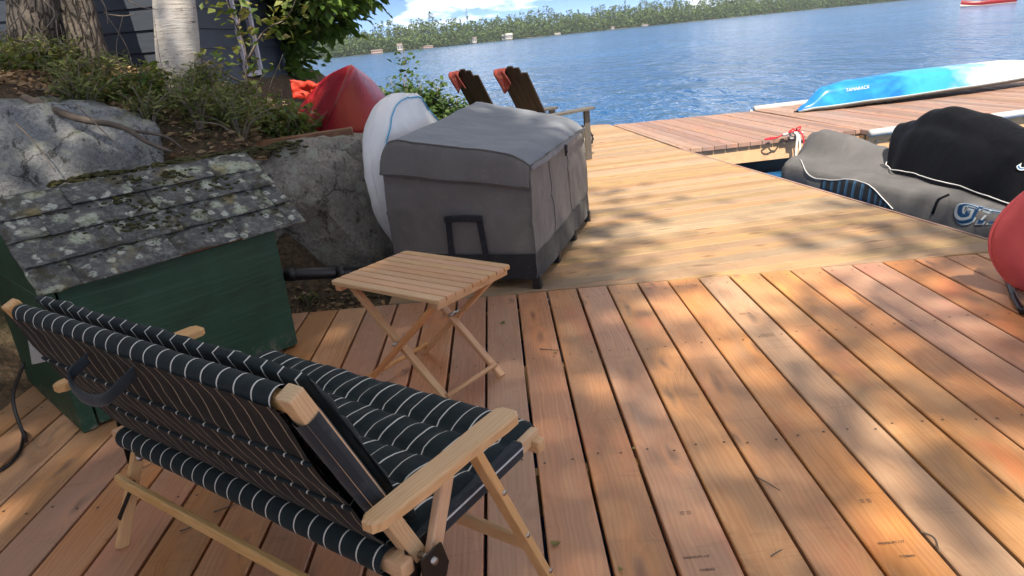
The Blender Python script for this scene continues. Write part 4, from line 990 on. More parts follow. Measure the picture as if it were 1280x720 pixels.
sr = random.Random(8); courses = 4; ex = RLen/courses
for c_ in range(courses):
    x = -RX-.005+(0 if c_ % 2 else -.0)
    first = True
    while x < RX-.01:
        w = sr.uniform(.26, .50) if not (first and c_ % 2) else .17
        first = False
        x1 = min(x+w, RX+.006); 
        if RX-x1 < .07: x1 = RX+.006
        d0 = max(0.0, c_*ex-.05); d1 = (c_+1)*ex+sr.uniform(-.006, .008); up0 = .004+.004*1; NUs, NVs = 5, 5; V = []
        lift = sr.uniform(.004, .014); ph = sr.uniform(0, 50)
        for side in (1, 0):
            for i in range(NUs):
                for j in range(NVs):
                    a = i/(NUs-1); b = j/(NVs-1); dd = lerp(d0, d1, b)+(.006*nz3((x+a*3, c_, ph), 3, 2) if j == NVs-1 else 0)
                    up = lerp(.001, .010+lift, b**1.5)+.004*nz3((a*1.5+ph, b*1.5, c_), 1, 3)
                    curl = -.012*max(0, b-.6)*(1 if c_ == courses-1 else 0)
                    V.append(roof_pt(lerp(x+.001, x1-.001, a)+.004*nz3((b*3, ph, 1), 1, 2), dd, up+curl-(0 if side else .005)))
        N_ = NUs*NVs; Fc = grid_faces(NUs, NVs)+[tuple(q+N_ for q in f[::-1]) for f in grid_faces(NUs, NVs)]
        ring_ = [i*NVs for i in range(NUs)]+[(NUs-1)*NVs+j for j in range(1, NVs)]+[i*NVs+NVs-1 for i in range(NUs-2, -1, -1)]+[j for j in range(NVs-2, 0, -1)]
        for k in range(len(ring_)): a, b = ring_[k], ring_[(k+1) % len(ring_)]; Fc.append((b, a, a+N_, b+N_))
        cx_ = Vector(((x+x1)/2, roof_pt(0, (d0+d1)/2).y, roof_pt(0, (d0+d1)/2).z))
        o = mesh('shingle', [v-cx_ for v in V], Fc, 'shingle', roof, True); o.location = cx_
        x = x1
# far slope and ridge cap
mesh('back_slope', [(-RX, RD, RZ_+.004), (RX, RD, RZ_+.004), (RX, GD+.1, .70), (-RX, GD+.1, .70), (-RX, RD, RZ_-.02), (RX, RD, RZ_-.02), (RX, GD+.1, .68), (-RX, GD+.1, .68)], [(0, 1, 2, 3), (7, 6, 5, 4), (0, 4, 5, 1), (1, 5, 6, 2), (2, 6, 7, 3), (3, 7, 4, 0)], 'shingle', roof)
pts = []
for k in range(16):
    d0_ = sr.uniform(.05, RLen*.8); x0_ = sr.gauss(.12, .30); sp_ = sr.uniform(.015, .04)
    for i in range(sr.randint(6, 22)):
        d = min(RLen*.95, max(.02, sr.gauss(d0_, sp_))); x = sr.gauss(x0_, sp_*1.5)
        if abs(x) > RX-.04: continue
        p = roof_pt(x, d, .010); pts.append((p.x, p.y, p.z, sr.uniform(.005, .014)))
for i in range(90):
    c_ = sr.choice((1, 2, 3)); x = sr.uniform(-RX*.8, RX*.9); p = roof_pt(x, c_*ex+sr.uniform(.0, .03), .006); pts.append((p.x, p.y, p.z, sr.uniform(.004, .009)))
clumps('moss_tufts', pts, 1, 'moss', par=roof, kind='stuff')
# electrical box on the side and its cord, plus the pipe
eb = empty('outlet_box', (-2.03, 2.905, .46), R(45), 'grey weatherproof outlet box with its lid open on the green box corner', 'outlet')
bar('box_body', (-.02, -.04, -.06), (-.02, -.04, .06), .075, .05, 'grey_plastic', eb, up=(0, 1, 0), bev=.006)
bar('lid', (-.075, -.075, -.055), (-.058, -.085, .075), .012, .085, 'grey_plastic', eb, up=(1, 0, 0), bev=.004)
bar('plug', (-.05, -.085, -.03), (-.05, -.085, .04), .035, .03, 'black_plastic', eb, bev=.006)
cord = px_path([(17, 452, 0), (14, 480, -.05), (26, 510, -.1), (30, 545, -.2), (15, 575, -.3), (-15, 590, -.35)], 2.75)
cp = [Vector((-2.13, 2.82, .40)), Vector((-2.2, 2.78, .25)), Vector((-2.16, 2.72, .08)), at_z(30, 540, .01), at_z(24, 566, .008), at_z(0, 588, .008), at_z(-40, 600, .008)]
tag(tube('power_cord', spline(cp, 8), .0075, 'black_plastic', None, 8), 'black power cord dropping from the outlet to the deck', 'cord')
pp = empty('drain_pipe', (-1.25, 4.45, .2), 0, 'black plastic drain pipe running from the green box under the grey cover', 'pipe')
a_, b_ = at_y(352, 343, 4.42), at_y(462, 340, 4.5)
P0_ = a_-pp.location; P1_ = b_-pp.location
tube('pipe', [P0_+(P0_-P1_)*.35, P0_, P1_], .040, 'black_plastic', pp, 16); d_ = (P1_-P0_).normalized()
tube('coupling', [P0_+d_*.02, P0_+d_*.095], .046, 'black_plastic', pp, 16); tube('coupling', [P0_+d_*.35, P0_+d_*.41], .045, 'black_plastic', pp, 16)

# ================================================================== COVERED SOFA
KA = math.atan2(.32, .947)
cov = empty('covered_sofa', (.165, 4.225, 0), -KA, 'outdoor sofa under a grey fitted cover with black base band', 'furniture cover')
CW, CL, CB = .985, 1.70, .075      # local x to the right is 0, body spans x from -CW to 0, y from 0 to CL
def ctop(b):   # b from 0 (lake side) to 1 (bank side)
    t = .835+.135*min(1, b/.86); 
    return t-.060*max(0, 1-b/.17)**2.2-.10*max(0, (b-.90)/.10)**2
def csag(b, y): return .075*b*y-.018*math.sin(math.pi*y)*math.sin(math.pi*b)+.006*nz3((b*4, y*5, 3), 1.3, 3)
def cpt(x, y, z):   # tiny wrinkles on cloth
    n = nz3((x*2.2, y*2.2, z*1.1), 1.7, 3)*.010+.006*max(0, nz3((x*1.5+z*3, y*1.5+z*2, z), 2.6, 2))**2-.010*max(0, 1-abs(nz3((x*1.2+z*.8, y*1.2-z*.9, z*1.6), 1.5, 2))*5)**2; return Vector((x+n, y+n, z))
NB = 36
def f_front(a, b): # a across, b up
    z = lerp(CB, ctop(a)+csag(a, 0), b); return cpt(-CW*a, .0+.035*(b**3)+.010*math.sin(a*9+2)*(1-b)*b, z)
def f_back(a, b): z = lerp(CB, ctop(a)+csag(a, 1), b); return cpt(-CW*a, CL-.03*b**3, z)
def f_top(a, b): e0 = .035; y = lerp(e0, CL-.03, b); return cpt(-CW*a, y, ctop(a)+csag(a, b))
def f_right(a, b): z = lerp(CB, ctop(0)+csag(0, a), b); return cpt(-.010*b+.012*math.sin(a*3.14)*(1-b), lerp(0, CL, a)+lerp(.035*(b**3), -.03*b**3, a), z)
def f_left(a, b): z = lerp(CB, ctop(1)+csag(1, a), b); return cpt(-CW, lerp(0, CL, a)+lerp(.035*(b**3), -.03*b**3, a), z)
sheet('front_panel', f_front, 44, 30, 'cover_grey', cov); sheet('back_panel', f_back, 24, 12, 'cover_grey', cov)
sheet('side_panel', f_right, 44, 26, 'cover_grey', cov); sheet('side_panel', f_left, 30, 12, 'cover_grey', cov)
def f_top2(a, b): p = f_top(a, b); p.z += .004; return p
sheet('top_panel', f_top2, 60, 60, 'cover_top', cov)
def hem(fn, z0, z1, out, name, mat, nu=44, k=0.0):   # a band offset outwards over a panel between heights
    def g_(a, b):
        p = fn(a, 0); q = fn(a, 1); t = (lerp(z0, z1, b)-p.z)/(q.z-p.z); r = fn(a, max(0, min(1, t))); return Vector((r.x+out[0], r.y+out[1], lerp(z0, z1, b)))
    return sheet(name, g_, nu, 6, mat, cov)
hem(f_front, .068, .235, (0, -.006), 'base_band', 'cover_dark'); hem(f_right, .068, .235, (.006, 0), 'base_band', 'cover_dark'); hem(f_left, .068, .235, (-.006, 0), 'base_band', 'cover_dark')
# storm flap under the front top edge
def flap(a, b):
    zt = ctop(a)+csag(a, 0)+.004; zb = lerp(.655, .775, a)-.003*math.sin(a*14); z = lerp(zt, zb, b); p = f_front(a, 1); return Vector((-CW*a*(1+.002), lerp(.032, -.022, b**.6), z))
sheet('storm_flap', flap, 50, 10, 'cover_grey', cov, True, .004)
def lip(a, b):   # overhanging hem of the top on the lake side
    y = lerp(.03, CL-.03, a); zt = ctop(0)+csag(0, a)+.006; return Vector((.006+.006*b, y, zt-b*(.030+.012*math.sin(a*5))))
sheet('top_hem', lip, 40, 4, 'cover_top', cov, True, .003)
tube('piping', [Vector((-CW*i/40, .030, ctop(i/40)+csag(i/40, 0)+.008)) for i in range(41)], .005, 'cover_grey', cov, 6)
tube('piping', [Vector((-.0+.012, lerp(.03, CL-.03, i/30), ctop(0)+csag(0, i/30)+.008)) for i in range(31)], .0035, 'cover_grey', cov, 6)
tube('corner_seam', [f_right(0, i/20)+Vector((.002, -.002, 0)) for i in range(21)], .004, 'cover_grey', cov, 6)
for a in (.30, .62): tube('side_seam', [f_right(a, lerp(.24, .97, i/20))+Vector((.003, 0, 0)) for i in range(21)], .003, 'cover_grey', cov, 6)
tube('stitch_line', [f_front(i/40, .0)+Vector((0, -.0085, .175)) for i in range(41)], .0022, 'cover_grey', cov, 5)
tube('flap_hem', [Vector(flap(i/40, 1))+Vector((0, -.003, .012)) for i in range(41)], .003, 'cover_grey', cov, 5)
def strapbar(name, p, q, w): bar(name, p, q, w, .005, 'strap', cov, up=(0, 1, 0), bev=.001)
strapbar('handle_strap', (-.325, -.016, .20), (-.345, -.018, .47), .040); strapbar('handle_strap', (-.565, -.016, .20), (-.555, -.018, .47), .040)
sheet('grab_handle', lambda a, b: (lerp(-.585, -.32, a), -.020-.022*math.sin(math.pi*a), .47+(b-.5)*.045+.012*math.sin(math.pi*a)), 16, 4, 'strap', cov, True, .005)
zp = Vector((.014, .92, ctop(0)-.015)); tube('zip_pull', [zp, zp+Vector((.006, -.01, -.03)), zp+Vector((.006, -.01, -.075))], .008, 'strap', cov, 8); tube('zip_pull', [zp+Vector((0, .03, 0)), zp+Vector((.006, .035, -.06))], .006, 'strap', cov, 8)
for (x, y) in ((-.012, .02), (-.012, .55), (-.012, 1.1), (-.012, 1.66), (-CW+.05, .04), (-CW+.05, 1.6)):
    bar('foot', (x, y, 0), (x, y, .09), .055, .055, 'black_plastic', cov, bev=.008)

# ================================================================== ROUND WHITE FLOAT
fl = empty('round_float', (-.66, 5.42, .0), 0, 'big round white fabric float with blue piping leaning between the boulder and the cover', 'float')
fn_ = Vector((.93, -.32, .12)).normalized(); fh = Vector((.33, .94, 0)).normalized(); fv = fn_.cross(fh); fv = fv if fv.z > 0 else -fv
FC = Vector((.00, .0, .585)); FR, FT = .60, .19
def float_fn(a, b):
    # a round the disc, b from the front centre over the rim to the back centre
    th = a*2*math.pi
    if b < .4: r = FR*(b/.4)*.97; h = FT/2+.05*math.cos(b/.4*math.pi/2)
    elif b < .6: q = (b-.4)/.2*math.pi; r = FR*.97+.05*math.sin(q); h = FT/2*math.cos(q)
    else: r = FR*(1-(b-.6)/.4)*.97; h = -FT/2-.04*math.sin((b-.6)/.4*math.pi/2)
    p = FC+fh*(r*math.cos(th))+fv*(r*math.sin(th))+fn_*h
    w = .03*nz3((math.cos(th)*2.2, math.sin(th)*2.2, b*3), 1.3, 4)*(1 if .1 < b < .9 else .3); return p+fn_*w+(fh*math.cos(th)+fv*math.sin(th))*w*.5
sheet('float_body', float_fn, 72, 34, 'white_fabric', fl)
tube('piping', [float_fn(i/72, .405)+fn_*.006 for i in range(73)], .0055, 'blue_piping', fl, 6)
tube('side_seam', [float_fn(i/72, .5) for i in range(73)], .004, 'white_fabric', fl, 6)

# ================================================================== RED CANOE ON THE BANK
cn = empty('canoe', (-1.40, 6.15, .88), 0, 'scuffed red canoe lying tipped over on the bank behind the boulder', 'canoe')
phi = R(13); ck = Vector((math.sin(phi), 0, math.cos(phi))); ce = Vector((math.cos(phi), 0, -math.sin(phi))); ca = Vector((-.19, 1, -.05)).normalized()
def canoe_fn(s, t):
    g_ = .12*smooth(0, 1.3, s)*smooth(0, 1.3, 4.4-s); e_ = min(s, 4.4-s); top = .60*math.sqrt(max(0, 1-max(0, 1-(e_+.03)/.34)**2))
    w = .53*math.sin(math.pi/2*min(1, (e_/1.7)))**.72+.004; h = g_+(top-g_)*(1-abs(t)**1.7)
    rake = -.20*(1-h/.6)*math.exp(-(e_/.55)**2)
    return ca*s+ce*(w*math.copysign(abs(t)**.85, t)+rake+.12)+ck*h
ss = [4.4*(.5-.5*math.cos(math.pi*i/46)) for i in range(47)]
o = sheet('hull', lambda a, b: canoe_fn(ss[int(round(a*46))], b*2-1), 47, 37, 'canoe', cn, True, .012)
for s in (-1, 1): tube('gunwale', [canoe_fn(q, s) for q in ss], .016, 'canoe_in', cn, 8)
tube('stem_band', [canoe_fn(q, 0)-ca*.004+ck*.002 for q in [0, .004, .01, .02, .04, .07, .1, .14, .19, .25, .32, .4, .55, .8, 1.2]], .009, 'canoe_in', cn, 6)
for q in (1.1, 2.2, 3.3): bar('thwart', canoe_fn(q, -.98)+ck*.02, canoe_fn(q, .98)+ck*.02, .05, .02, 'grey_wood', cn)
p = at_y(383, 110, 7.4); oc = sheet('orange_cloth', lambda a, b: Vector(((a-.5)*.30, .035*nz3((a*3, b*3, 1), 1, 3)+.03*math.sin(a*5), (b-.5)*.18-.05*a+.02*nz3((a*4, b*2, 5), 1, 2))), 16, 12, 'orange', None, True, .012)
oc.location = p; tag(oc, 'crumpled orange red cloth behind the left side of the canoe', 'cloth')
a_, b_ = at_y(322, 183, 5.62), at_y(441, 165, 5.72)
tag(bar('timber', a_, b_, .12, .075, 'brown_board', None), 'short brown timber lying on top of the big grey boulder under the canoe', 'timber')

# ================================================================== WOODEN LAKE CHAIRS
CH_LABEL = ['weathered wooden lawn chair whose arm and front leg show past the grey cover', 'weathered wooden lawn chair nearer the shore bush, farther from the grey cover']
CRZ = -math.atan2(.74, .67)
def chair(loc, lab, w=1.0, seed=0):
    e = empty('lawn_chair', loc, CRZ, lab, 'chair', 'wooden chairs facing the lake')
    bb, bt = Vector((0, -.10, .30)), Vector((0, -.62, 1.17)); bd = (bt-bb).normalized(); nb = Vector((0, bd.z, -bd.y))
    for i in range(5):
        u = (i-2); xb = u*.094; xt = u*.100; hh = 1.0-.022*u*u
        bar('back_slat', bb+Vector((xb, 0, 0)), bb+(bt-bb)*hh+Vector((xt, 0, 0)), .092, .02, 'shaded_wood', e, up=nb, bev=.004)
    bar('back_cleat', bb+bd*.12+Vector((-.27, 0, 0))-nb*.025, bb+bd*.12+Vector((.27, 0, 0))-nb*.025, .07, .02, 'shaded_wood', e, up=nb)
    bar('back_cleat', bb+bd*.36+Vector((-.34, 0, 0))-nb*.025, bb+bd*.36+Vector((.34, 0, 0))-nb*.025, .08, .022, 'shaded_wood', e, up=nb)
    for i in range(6):
        t = i/5; y = lerp(-.10, .42, t); z = lerp(.27, .385, t); bar('seat_slat', (-.28, y, z), (.28, y, z), .088, .02, 'grey_wood', e)
    for s in (-1, 1):
        bar('front_leg', (s*.31, .40, 0), (s*.31, .40, .585), .10, .032, 'grey_wood', e, up=(1, 0, 0))
        bar('side_rail', (s*.275, .42, .34), (s*.275, -.52, .05), .032, .11, 'grey_wood', e)
        prism('arm', [(s*.24, -.36), (s*.36, -.36), (s*.41, .1), (s*.42, .42), (s*.38, .50), (s*.28, .50), (s*.25, .42), (s*.25, .1)], .586, .612, 'grey_wood', e, .004)
        bar('arm_post', (s*.285, -.33, .06), (s*.285, -.33, .585), .06, .03, 'grey_wood', e, up=(1, 0, 0))
    def dr(a, b):
        x = lerp(-.30, -.075, a)+.012*math.sin(b*7+seed); L_ = b*2-1; k = bb+(bt-bb)*(.93+.02*a)
        if L_ < -.1: d = (-.1-L_)/.9; q = k-nb*.032-bd*(d*.20*(1+.25*math.sin(a*4+seed)))-nb*.018*math.sin(a*8)
        elif L_ > .1: d = (L_-.1)/.9; q = k+nb*.032-bd*(d*.22)
        else: q = k+nb*(L_/.1*.032)+bd*.028*math.cos(L_/.1*1.4)
        return Vector((x, q.y, q.z))
    bl = sheet('plaid_blanket', dr, 18, 30, 'plaid', None, True, .012)
    e.scale = (.93, .93, 1.04); bl.matrix_world = Matrix.Translation(loc) @ Matrix.Rotation(CRZ, 4, 'Z') @ Matrix.Diagonal((.93, .93, 1.04, 1))
    return e, bl
_, b1 = chair(Vector((.64, 8.78, 0)), CH_LABEL[0], seed=1); tag(b1, 'red plaid blanket on the chair whose arm shows past the cover', 'blanket', 'blankets on the lawn chairs')
_, b2 = chair(Vector((.08, 9.36, 0)), CH_LABEL[1], seed=2); tag(b2, 'red plaid blanket on the farther chair beside the shore bush', 'blanket', 'blankets on the lawn chairs')
wh = empty('small_wheel', (1.19, 9.75, .125), 0, 'small grey wheel with a black knobbed tyre behind the chair leg on the dock', 'wheel')
wd = Vector((.25, -.95, .1)).normalized()
tube('rim', [wd*-.03, wd*-.01, wd*.03], [.085, .1, .085], 'grey_plastic', wh, 24)
wx = wd.orthogonal().normalized(); wy = wd.cross(wx)
tube('tyre', [(wx*math.cos(a*math.pi/14)+wy*math.sin(a*math.pi/14))*.105 for a in range(29)], .016, 'black_plastic', wh, 8)
for a in range(14): q = (wx*math.cos(a*math.pi/7)+wy*math.sin(a*math.pi/7)); bar('knob', q*.112-wd*.02, q*.112+wd*.02, .026, .022, 'black_plastic', wh, up=q)

# ================================================================== RED SHELL SEAT AT THE RIGHT
sh = empty('shell_chair', (2.73, 3.17, 0), R(-30), 'red moulded shell seat on a black tube base at the edge of the deck', 'chair')
def shell_fn(a, b):
    u = a*2-1; v = b
    if v > .35:    # back
        q = (v-.35)/.65; wv = .35*max(.02, math.sin(math.pi*(.17+.825*q**.95)))**.85; z = .035+.76*q; y = -.02-.16*q*q-.0*q; cup = .16*u*u*(1-.4*q)
        return Vector((u*wv, y+cup, z))
    q = 1-v/.35; wv = .218+.07*math.sin(q*2.6); y = -.02+.46*q; z = .035+.10*u*u+.10*math.sin(q*1.6)-.02; return Vector((u*wv, y+.16*u*u*(1-q), z))
sheet('shell', shell_fn, 33, 60, 'shell', sh, True, .012)
tube('rim', [shell_fn(0, i/60) for i in range(61)]+[shell_fn(i/20, 1) for i in range(1, 20)]+[shell_fn(1, 1-i/60) for i in range(61)], .010, 'shell', sh, 8)
for s in (-1, 1): tube('base_tube', spline([(s*.20, -.13, .016), (s*.215, .1, .016), (s*.215, .40, .016), (s*.2, .46, .05), (s*.16, .46, .16)], 6), .0155, 'black_metal', sh, 10)
tube('base_tube', [(-.21, -.13, .018), (.21, -.13, .018)], .017, 'black_metal', sh, 10); tube('base_tube', [(-.17, -.02, .018), (-.12, -.02, .08)], .012, 'black_metal', sh, 8); tube('base_tube', [(.17, -.02, .018), (.12, -.02, .08)], .012, 'black_metal', sh, 8)

# ================================================================== KAYAK
kp = at_z(997, 139.5, .03); kq = at_z(1280, 107, .0); kdir = Vector((kq.x-kp.x, kq.y-kp.y, 0)).normalized(); kang = math.atan2(-kdir.x, kdir.y)
ky = empty('kayak', (kp.x, kp.y+.02, .012), kang, 'blue kayak, its white end partly painted glare, lying upside down on the floating dock', 'kayak'); KLn = 4.6
def kprof(s):
    e_ = s/KLn; w = .37*max(0, math.sin(math.pi*min(1, max(0, e_*.98+.01))))**.62; zg = interp(s, [(0, .02), (.25, .05), (1.2, .085), (2.6, .12), (4.0, .14), (KLn, .19)]); zt = interp(s, [(0, .035), (.12, .11), (.45, .34), (.9, .395), (2.0, .43), (3.6, .42), (4.2, .36), (KLn, .22)])
    return w, zg, zt
def kay_fn(a, b):
    s = KLn*(.5-.5*math.cos(math.pi*a)); w, zg, zt = kprof(s); t = b*2-1; u = abs(t); x = w*math.copysign(min(1, u**.85*1.0), t)
    pf = 1-u**3.2*.62-(.38 if u > .999 else .38*max(0, (u-.72)/.28)**1.6); return Vector((x, s, zg+(zt-zg)*max(0, pf)+(.008*math.cos(t*22) if u < .5 else 0)*min(1, w/.2)))
sheet('hull', kay_fn, 70, 45, 'kayak', ky, True)
def kdk(a, b):
    s = KLn*(.5-.5*math.cos(math.pi*a)); w, zg, zt = kprof(s); t = b*2-1; return Vector((w*t*(1-.0*abs(t)), s, zg-(.075*min(1, w/.2))*(1-abs(t)**2.2)**.6))
sheet('deck', kdk, 50, 17, 'kayak_deck', ky, True)
for sgn in (-1, 1): tube('seam_strip', [kay_fn(i/60, 0 if sgn < 0 else 1) for i in range(61)], .011, 'letter_white' if False else 'kayak_deck', ky, 6)
for sgn in (-1,): tube('seam_highlight', [kay_fn(i/60, 1)+Vector((.004, 0, .016)) for i in range(4, 58)], .005, 'letter_white', ky, 6)
tube('carry_toggle', [(0, -.05, .02), (0, -.01, .025), (0, .05, .04)], .012, 'black_plastic', ky, 8)
for i in range(5): bar('deck_fitting', (.17+.01*i, .72+.16*i, .03), (.17+.01*i, .80+.16*i, .03), .05, .03, 'black_plastic', ky, bev=.006)
def on_kayak(a, b): return kay_fn(a, b)
def ktext(body, a0, b0, size, mat):
    # upright for a reader on the deck side (local +x side faces the photographer)
    P = kay_fn(a0, b0); u = (kay_fn(a0+.01, b0)-kay_fn(a0-.01, b0)).normalized(); v = (kay_fn(a0, b0-.02)-kay_fn(a0, b0+.02)).normalized(); n = u.cross(v).normalized(); v = n.cross(u)
    M = Matrix((u, v, n)).transposed().to_4x4(); M.translation = P+n*.004; text('lettering', body, size, mat, M, ky, .001, .15)
ktext('TAMARACK', .285, .90, .07, 'letter_white'); 
p_ = kdk(.44, .93); text('lettering', 'LIFETIME', .05, 'black_plastic', Matrix(((0, .5, .86, p_.x+.012), (1, 0, 0, p_.y), (0, .86, -.5, p_.z-.0), (0, 0, 0, 1))), ky, .001)

# ================================================================== CLEAT AND MOORING ROPE
cl = at_z(991, 172.5, .014); ce_ = empty('dock_cleat', (cl.x, cl.y, .014), 0, 'white dock cleat with a mooring line on the floating dock edge', 'cleat')
tube('horn', spline([(-.13, 0, .05), (-.06, 0, .06), (0, 0, .062), (.06, 0, .06), (.13, 0, .05)], 4), .016, 'vinyl', ce_, 8); bar('base', (-.04, 0, 0), (.04, 0, 0), .05, .012, 'vinyl', ce_)
for s in (-.03, .03): tube('post', [(s, 0, 0), (s, 0, .06)], .013, 'vinyl', ce_, 8)
RS = .75
rp_ = empty('mooring_rope', (cl.x, cl.y, .02), 0, 'red and white mooring rope tied on the cleat and hanging to the watercraft', 'rope')
rr = random.Random(2); pts = [(-.28, .02, .02), (-.2, -.04, .03), (-.1, .03, .05), (-.02, -.05, .08), (.03, .05, .10), (-.03, .04, .07), (.05, -.04, .09), (.1, .02, .12), (.02, -.06, .12), (.06, .05, .08), (-.05, .0, .06)]
tube('red_line', spline(pts, 6), .009, 'red_rope', rp_, 7); tube('red_line', spline([(-.28, .02, .02), (-.36, -.02, .015), (-.3, -.05, .015), (-.2, -.02, .02)], 6), .009, 'red_rope', rp_, 7)
tube('red_line', spline([(.06, -.02, .09), (.08, -.10, .03), (.09, -.14, -.1), (.10, -.22, -.3)], 6), .010, 'red_rope', rp_, 7); tube('white_line', spline([(.0, -.02, .07), (.02, -.09, .03), (.0, -.12, -.1), (-.02, -.16, -.36)], 6), .015, 'white_rope', rp_, 7); tube('white_line', spline([(.03, -.02, .07), (.04, -.09, .02), (.045, -.12, -.1), (.03, -.16, -.34)], 6), .013, 'white_rope', rp_, 7)

# ================================================================== WATERCRAFT UNDER ITS COVER
PANG = math.atan2(.15, 1.0)
pw = empty('watercraft', (3.64, 8.45, 0), PANG, 'personal watercraft moored in the slip under a grey and black cover', 'watercraft')
ZC = [(0, -.24), (.08, -.02), (.22, .15), (.45, .205), (.80, .19), (1.3, .125), (1.85, .10), (2.5, .16), (3.2, .13), (3.9, -.05)]
PWd = [(0, .16), (.15, .34), (.5, .50), (1.2, .60), (2.5, .62), (3.3, .5), (3.95, .12)]
ZS = [(0, -.30), (.12, -.20), (.4, -.10), (1.2, -.05), (2.8, .0), (3.5, -.06), (3.95, -.24)]
def pw_fn(s, t):
    zc = interp(s, ZC); w = interp(s, PWd); u = abs(t); zs = interp(s, ZS)
    if u < .85: k = u/.85; z = zs+(zc-zs)*math.exp(-(k/.46)**2.2)-.05*k*k+.05*math.exp(-((k-.8)/.2)**2); x = w*k
    else: k = (u-.85)/.15; z = lerp(zs-.05+.05*math.exp(-1), -.40, k); x = w*(1+.03*math.sin(k*3.14))
    fold = .004*nz3((s*3.2, t*2.4, 1), 1.5, 3)+.012*max(0, 1-abs(nz3((s*1.6+t*1.4, t*1.1-s*.5, 4), 1.3, 2))*3.2)**2*(1-u)+.005*math.sin(s*15+t*7)*(1-u)*smooth(.6, 1.6, s)
    return Vector((math.copysign(x, t), -s, z+fold))
sheet('grey_cover', lambda a, b: pw_fn(3.95*a, b*2-1), 110, 61, 'pwc_grey', pw, True)
tube('hull', [(0, -.25, -.42), (0, -1.2, -.42), (0, -2.6, -.42), (0, -3.7, -.36)], [.25, .5, .52, .12], 'black_plastic', pw, 20)
HT = [(1.62, .30), (1.66, .40), (1.85, .44), (2.1, .565), (2.28, .60), (2.6, .565), (3.15, .45), (3.55, .28), (3.85, .03)]
HW = [(1.62, .20), (1.70, .25), (2.1, .34), (2.7, .42), (3.3, .38), (3.85, .10)]
def hood_fn(a, b):
    s = lerp(1.625, 3.85, a**1.25); t = b*2-1; u = abs(t); top = interp(s, HT); w = interp(s, HW); base_ = pw_fn(s, t*w/interp(s, PWd)*.9).z-.02
    crease = .035*math.exp(-((u-.45)/.12)**2)*smooth(1.7, 2.2, s)*(1-smooth(2.6, 3.4, s))
    pf = (1-u**1.75)**.8; z = base_+(top-base_)*pf-crease; lean = .16*(1-pf)*(1-smooth(1.62, 2.1, s))
    return Vector((math.copysign(w*u**.9, t), -s-lean+.010*nz3((s*4, t*3, 7), 1.2, 3), z+.002*nz3((s*3, t*4, 2), 1.4, 3)-.007*max(0, 1-abs(nz3((s*1.3+t*.8, t*1.5, 9), 1.2, 2))*3)**2*smooth(.02, .3, u)))
sheet('black_hood', hood_fn, 90, 49, 'pwc_black', pw, True)
fr = [hood_fn(0, j/30) for j in range(31)]; cpt_ = Vector((0, fr[15].y-.02, .06)); mesh('hood_front', [v for v in fr]+[cpt_], [(i, i+1, 31) for i in range(30)], 'pwc_black', pw)
PM = Matrix.Translation(pw.location) @ Matrix.Rotation(PANG, 4, 'Z')
def project(P): d = P-CC; z = d.dot(CF); return 640+F_PX*d.dot(CR)/z, 360-F_PX*d.dot(CU)/z
SG = [(3.95*i/160, -1+1.0*j/70) for i in range(161) for j in range(71)]; SP = np.array([project(PM @ pw_fn(*q)) for q in SG])
def find(px, py): i = int(np.argmin((SP[:, 0]-px)**2+(SP[:, 1]-py)**2)); return SG[i]
def surf(q, off=.006):
    s, t = q; a = pw_fn(s+.02, t)-pw_fn(s-.02, t); b = pw_fn(s, t+.02)-pw_fn(s, t-.02); n = a.cross(b).normalized(); n = n if n.z > 0 else -n; return pw_fn(s, t)+n*off, n
arc = [find(*q) for q in ((1000, 200), (1006, 211), (1016, 219), (1028, 223), (1048, 224), (1070, 227), (1090, 235), (1106, 246), (1117, 261))]
def smooth_st(seq): return [(q.x, q.y) for q in spline([Vector((a, b, 0)) for a, b in seq], 6)]
tube('piping', [surf(q, .008)[0] for q in smooth_st(arc)], .0045, 'piping', pw, 6)
sub = smooth_st(arc[3:]); 
def louv(a, b):
    f = a*(len(sub)-1); q = sub[int(round(f))]; return surf((q[0]+.0*b, lerp(q[1], -1.0, b)), .006)[0]
sheet('louvre_panel', louv, len(sub), 12, 'louvre', pw, True, uv=True)
tube('piping', [hood_fn(i/60, .012)+Vector((-.016, 0, .02)) for i in range(1, 60)], .005, 'piping', pw, 6)
c0, c1 = find(1187, 244), find(1166, 268)
tube('black_strip', [surf((lerp(c0[0], c1[0], i/8), lerp(c0[1], c1[1], i/8)), .004)[0] for i in range(9)], .011, 'pwc_black', pw, 6)
def plabel(pa, pb, pu, body, size, mat, off, bold=0):
    # lettering wrapped on the cloth: px anchors give two surface points along the line and one above
    a, b, u = find(*pa), find(*pb), find(*pu)
    o = text('lettering', body, size, mat, Matrix.Identity(4), pw, .0004, .25, bold); xs = [v.co.x for v in o.data.vertices]; wd_ = max(xs)-min(xs)
    for v in o.data.vertices:
        fx = v.co.x/wd_+.5; fy = v.co.y/size; st = (lerp(a[0], b[0], fx)+(u[0]-a[0])*fy, lerp(a[1], b[1], fx)+(u[1]-a[1])*fy); v.co = surf((max(.01, min(3.9, st[0])), max(-1, min(0, st[1]))), off)[0]
    return o
for mat_, off_, bold_ in (('letter_white', .006, .016), ('letter_blue', .009, .010), ('letter_white', .012, -.001)): plabel((1190, 263), (1256, 271), (1198, 245), 'GTI', .13, mat_, off_, bold_)
hp_ = hood_fn(.80, .22); hn = (hood_fn(.82, .22)-hood_fn(.78, .22)).normalized(); hb = (hood_fn(.80, .26)-hood_fn(.80, .18)).normalized(); n_ = hn.cross(hb).normalized(); n_ = n_ if n_.x < 0 else -n_; v_ = n_.cross(hn); M = Matrix((hn, v_, n_)).transposed().to_4x4(); M.translation = hp_+n_*.012
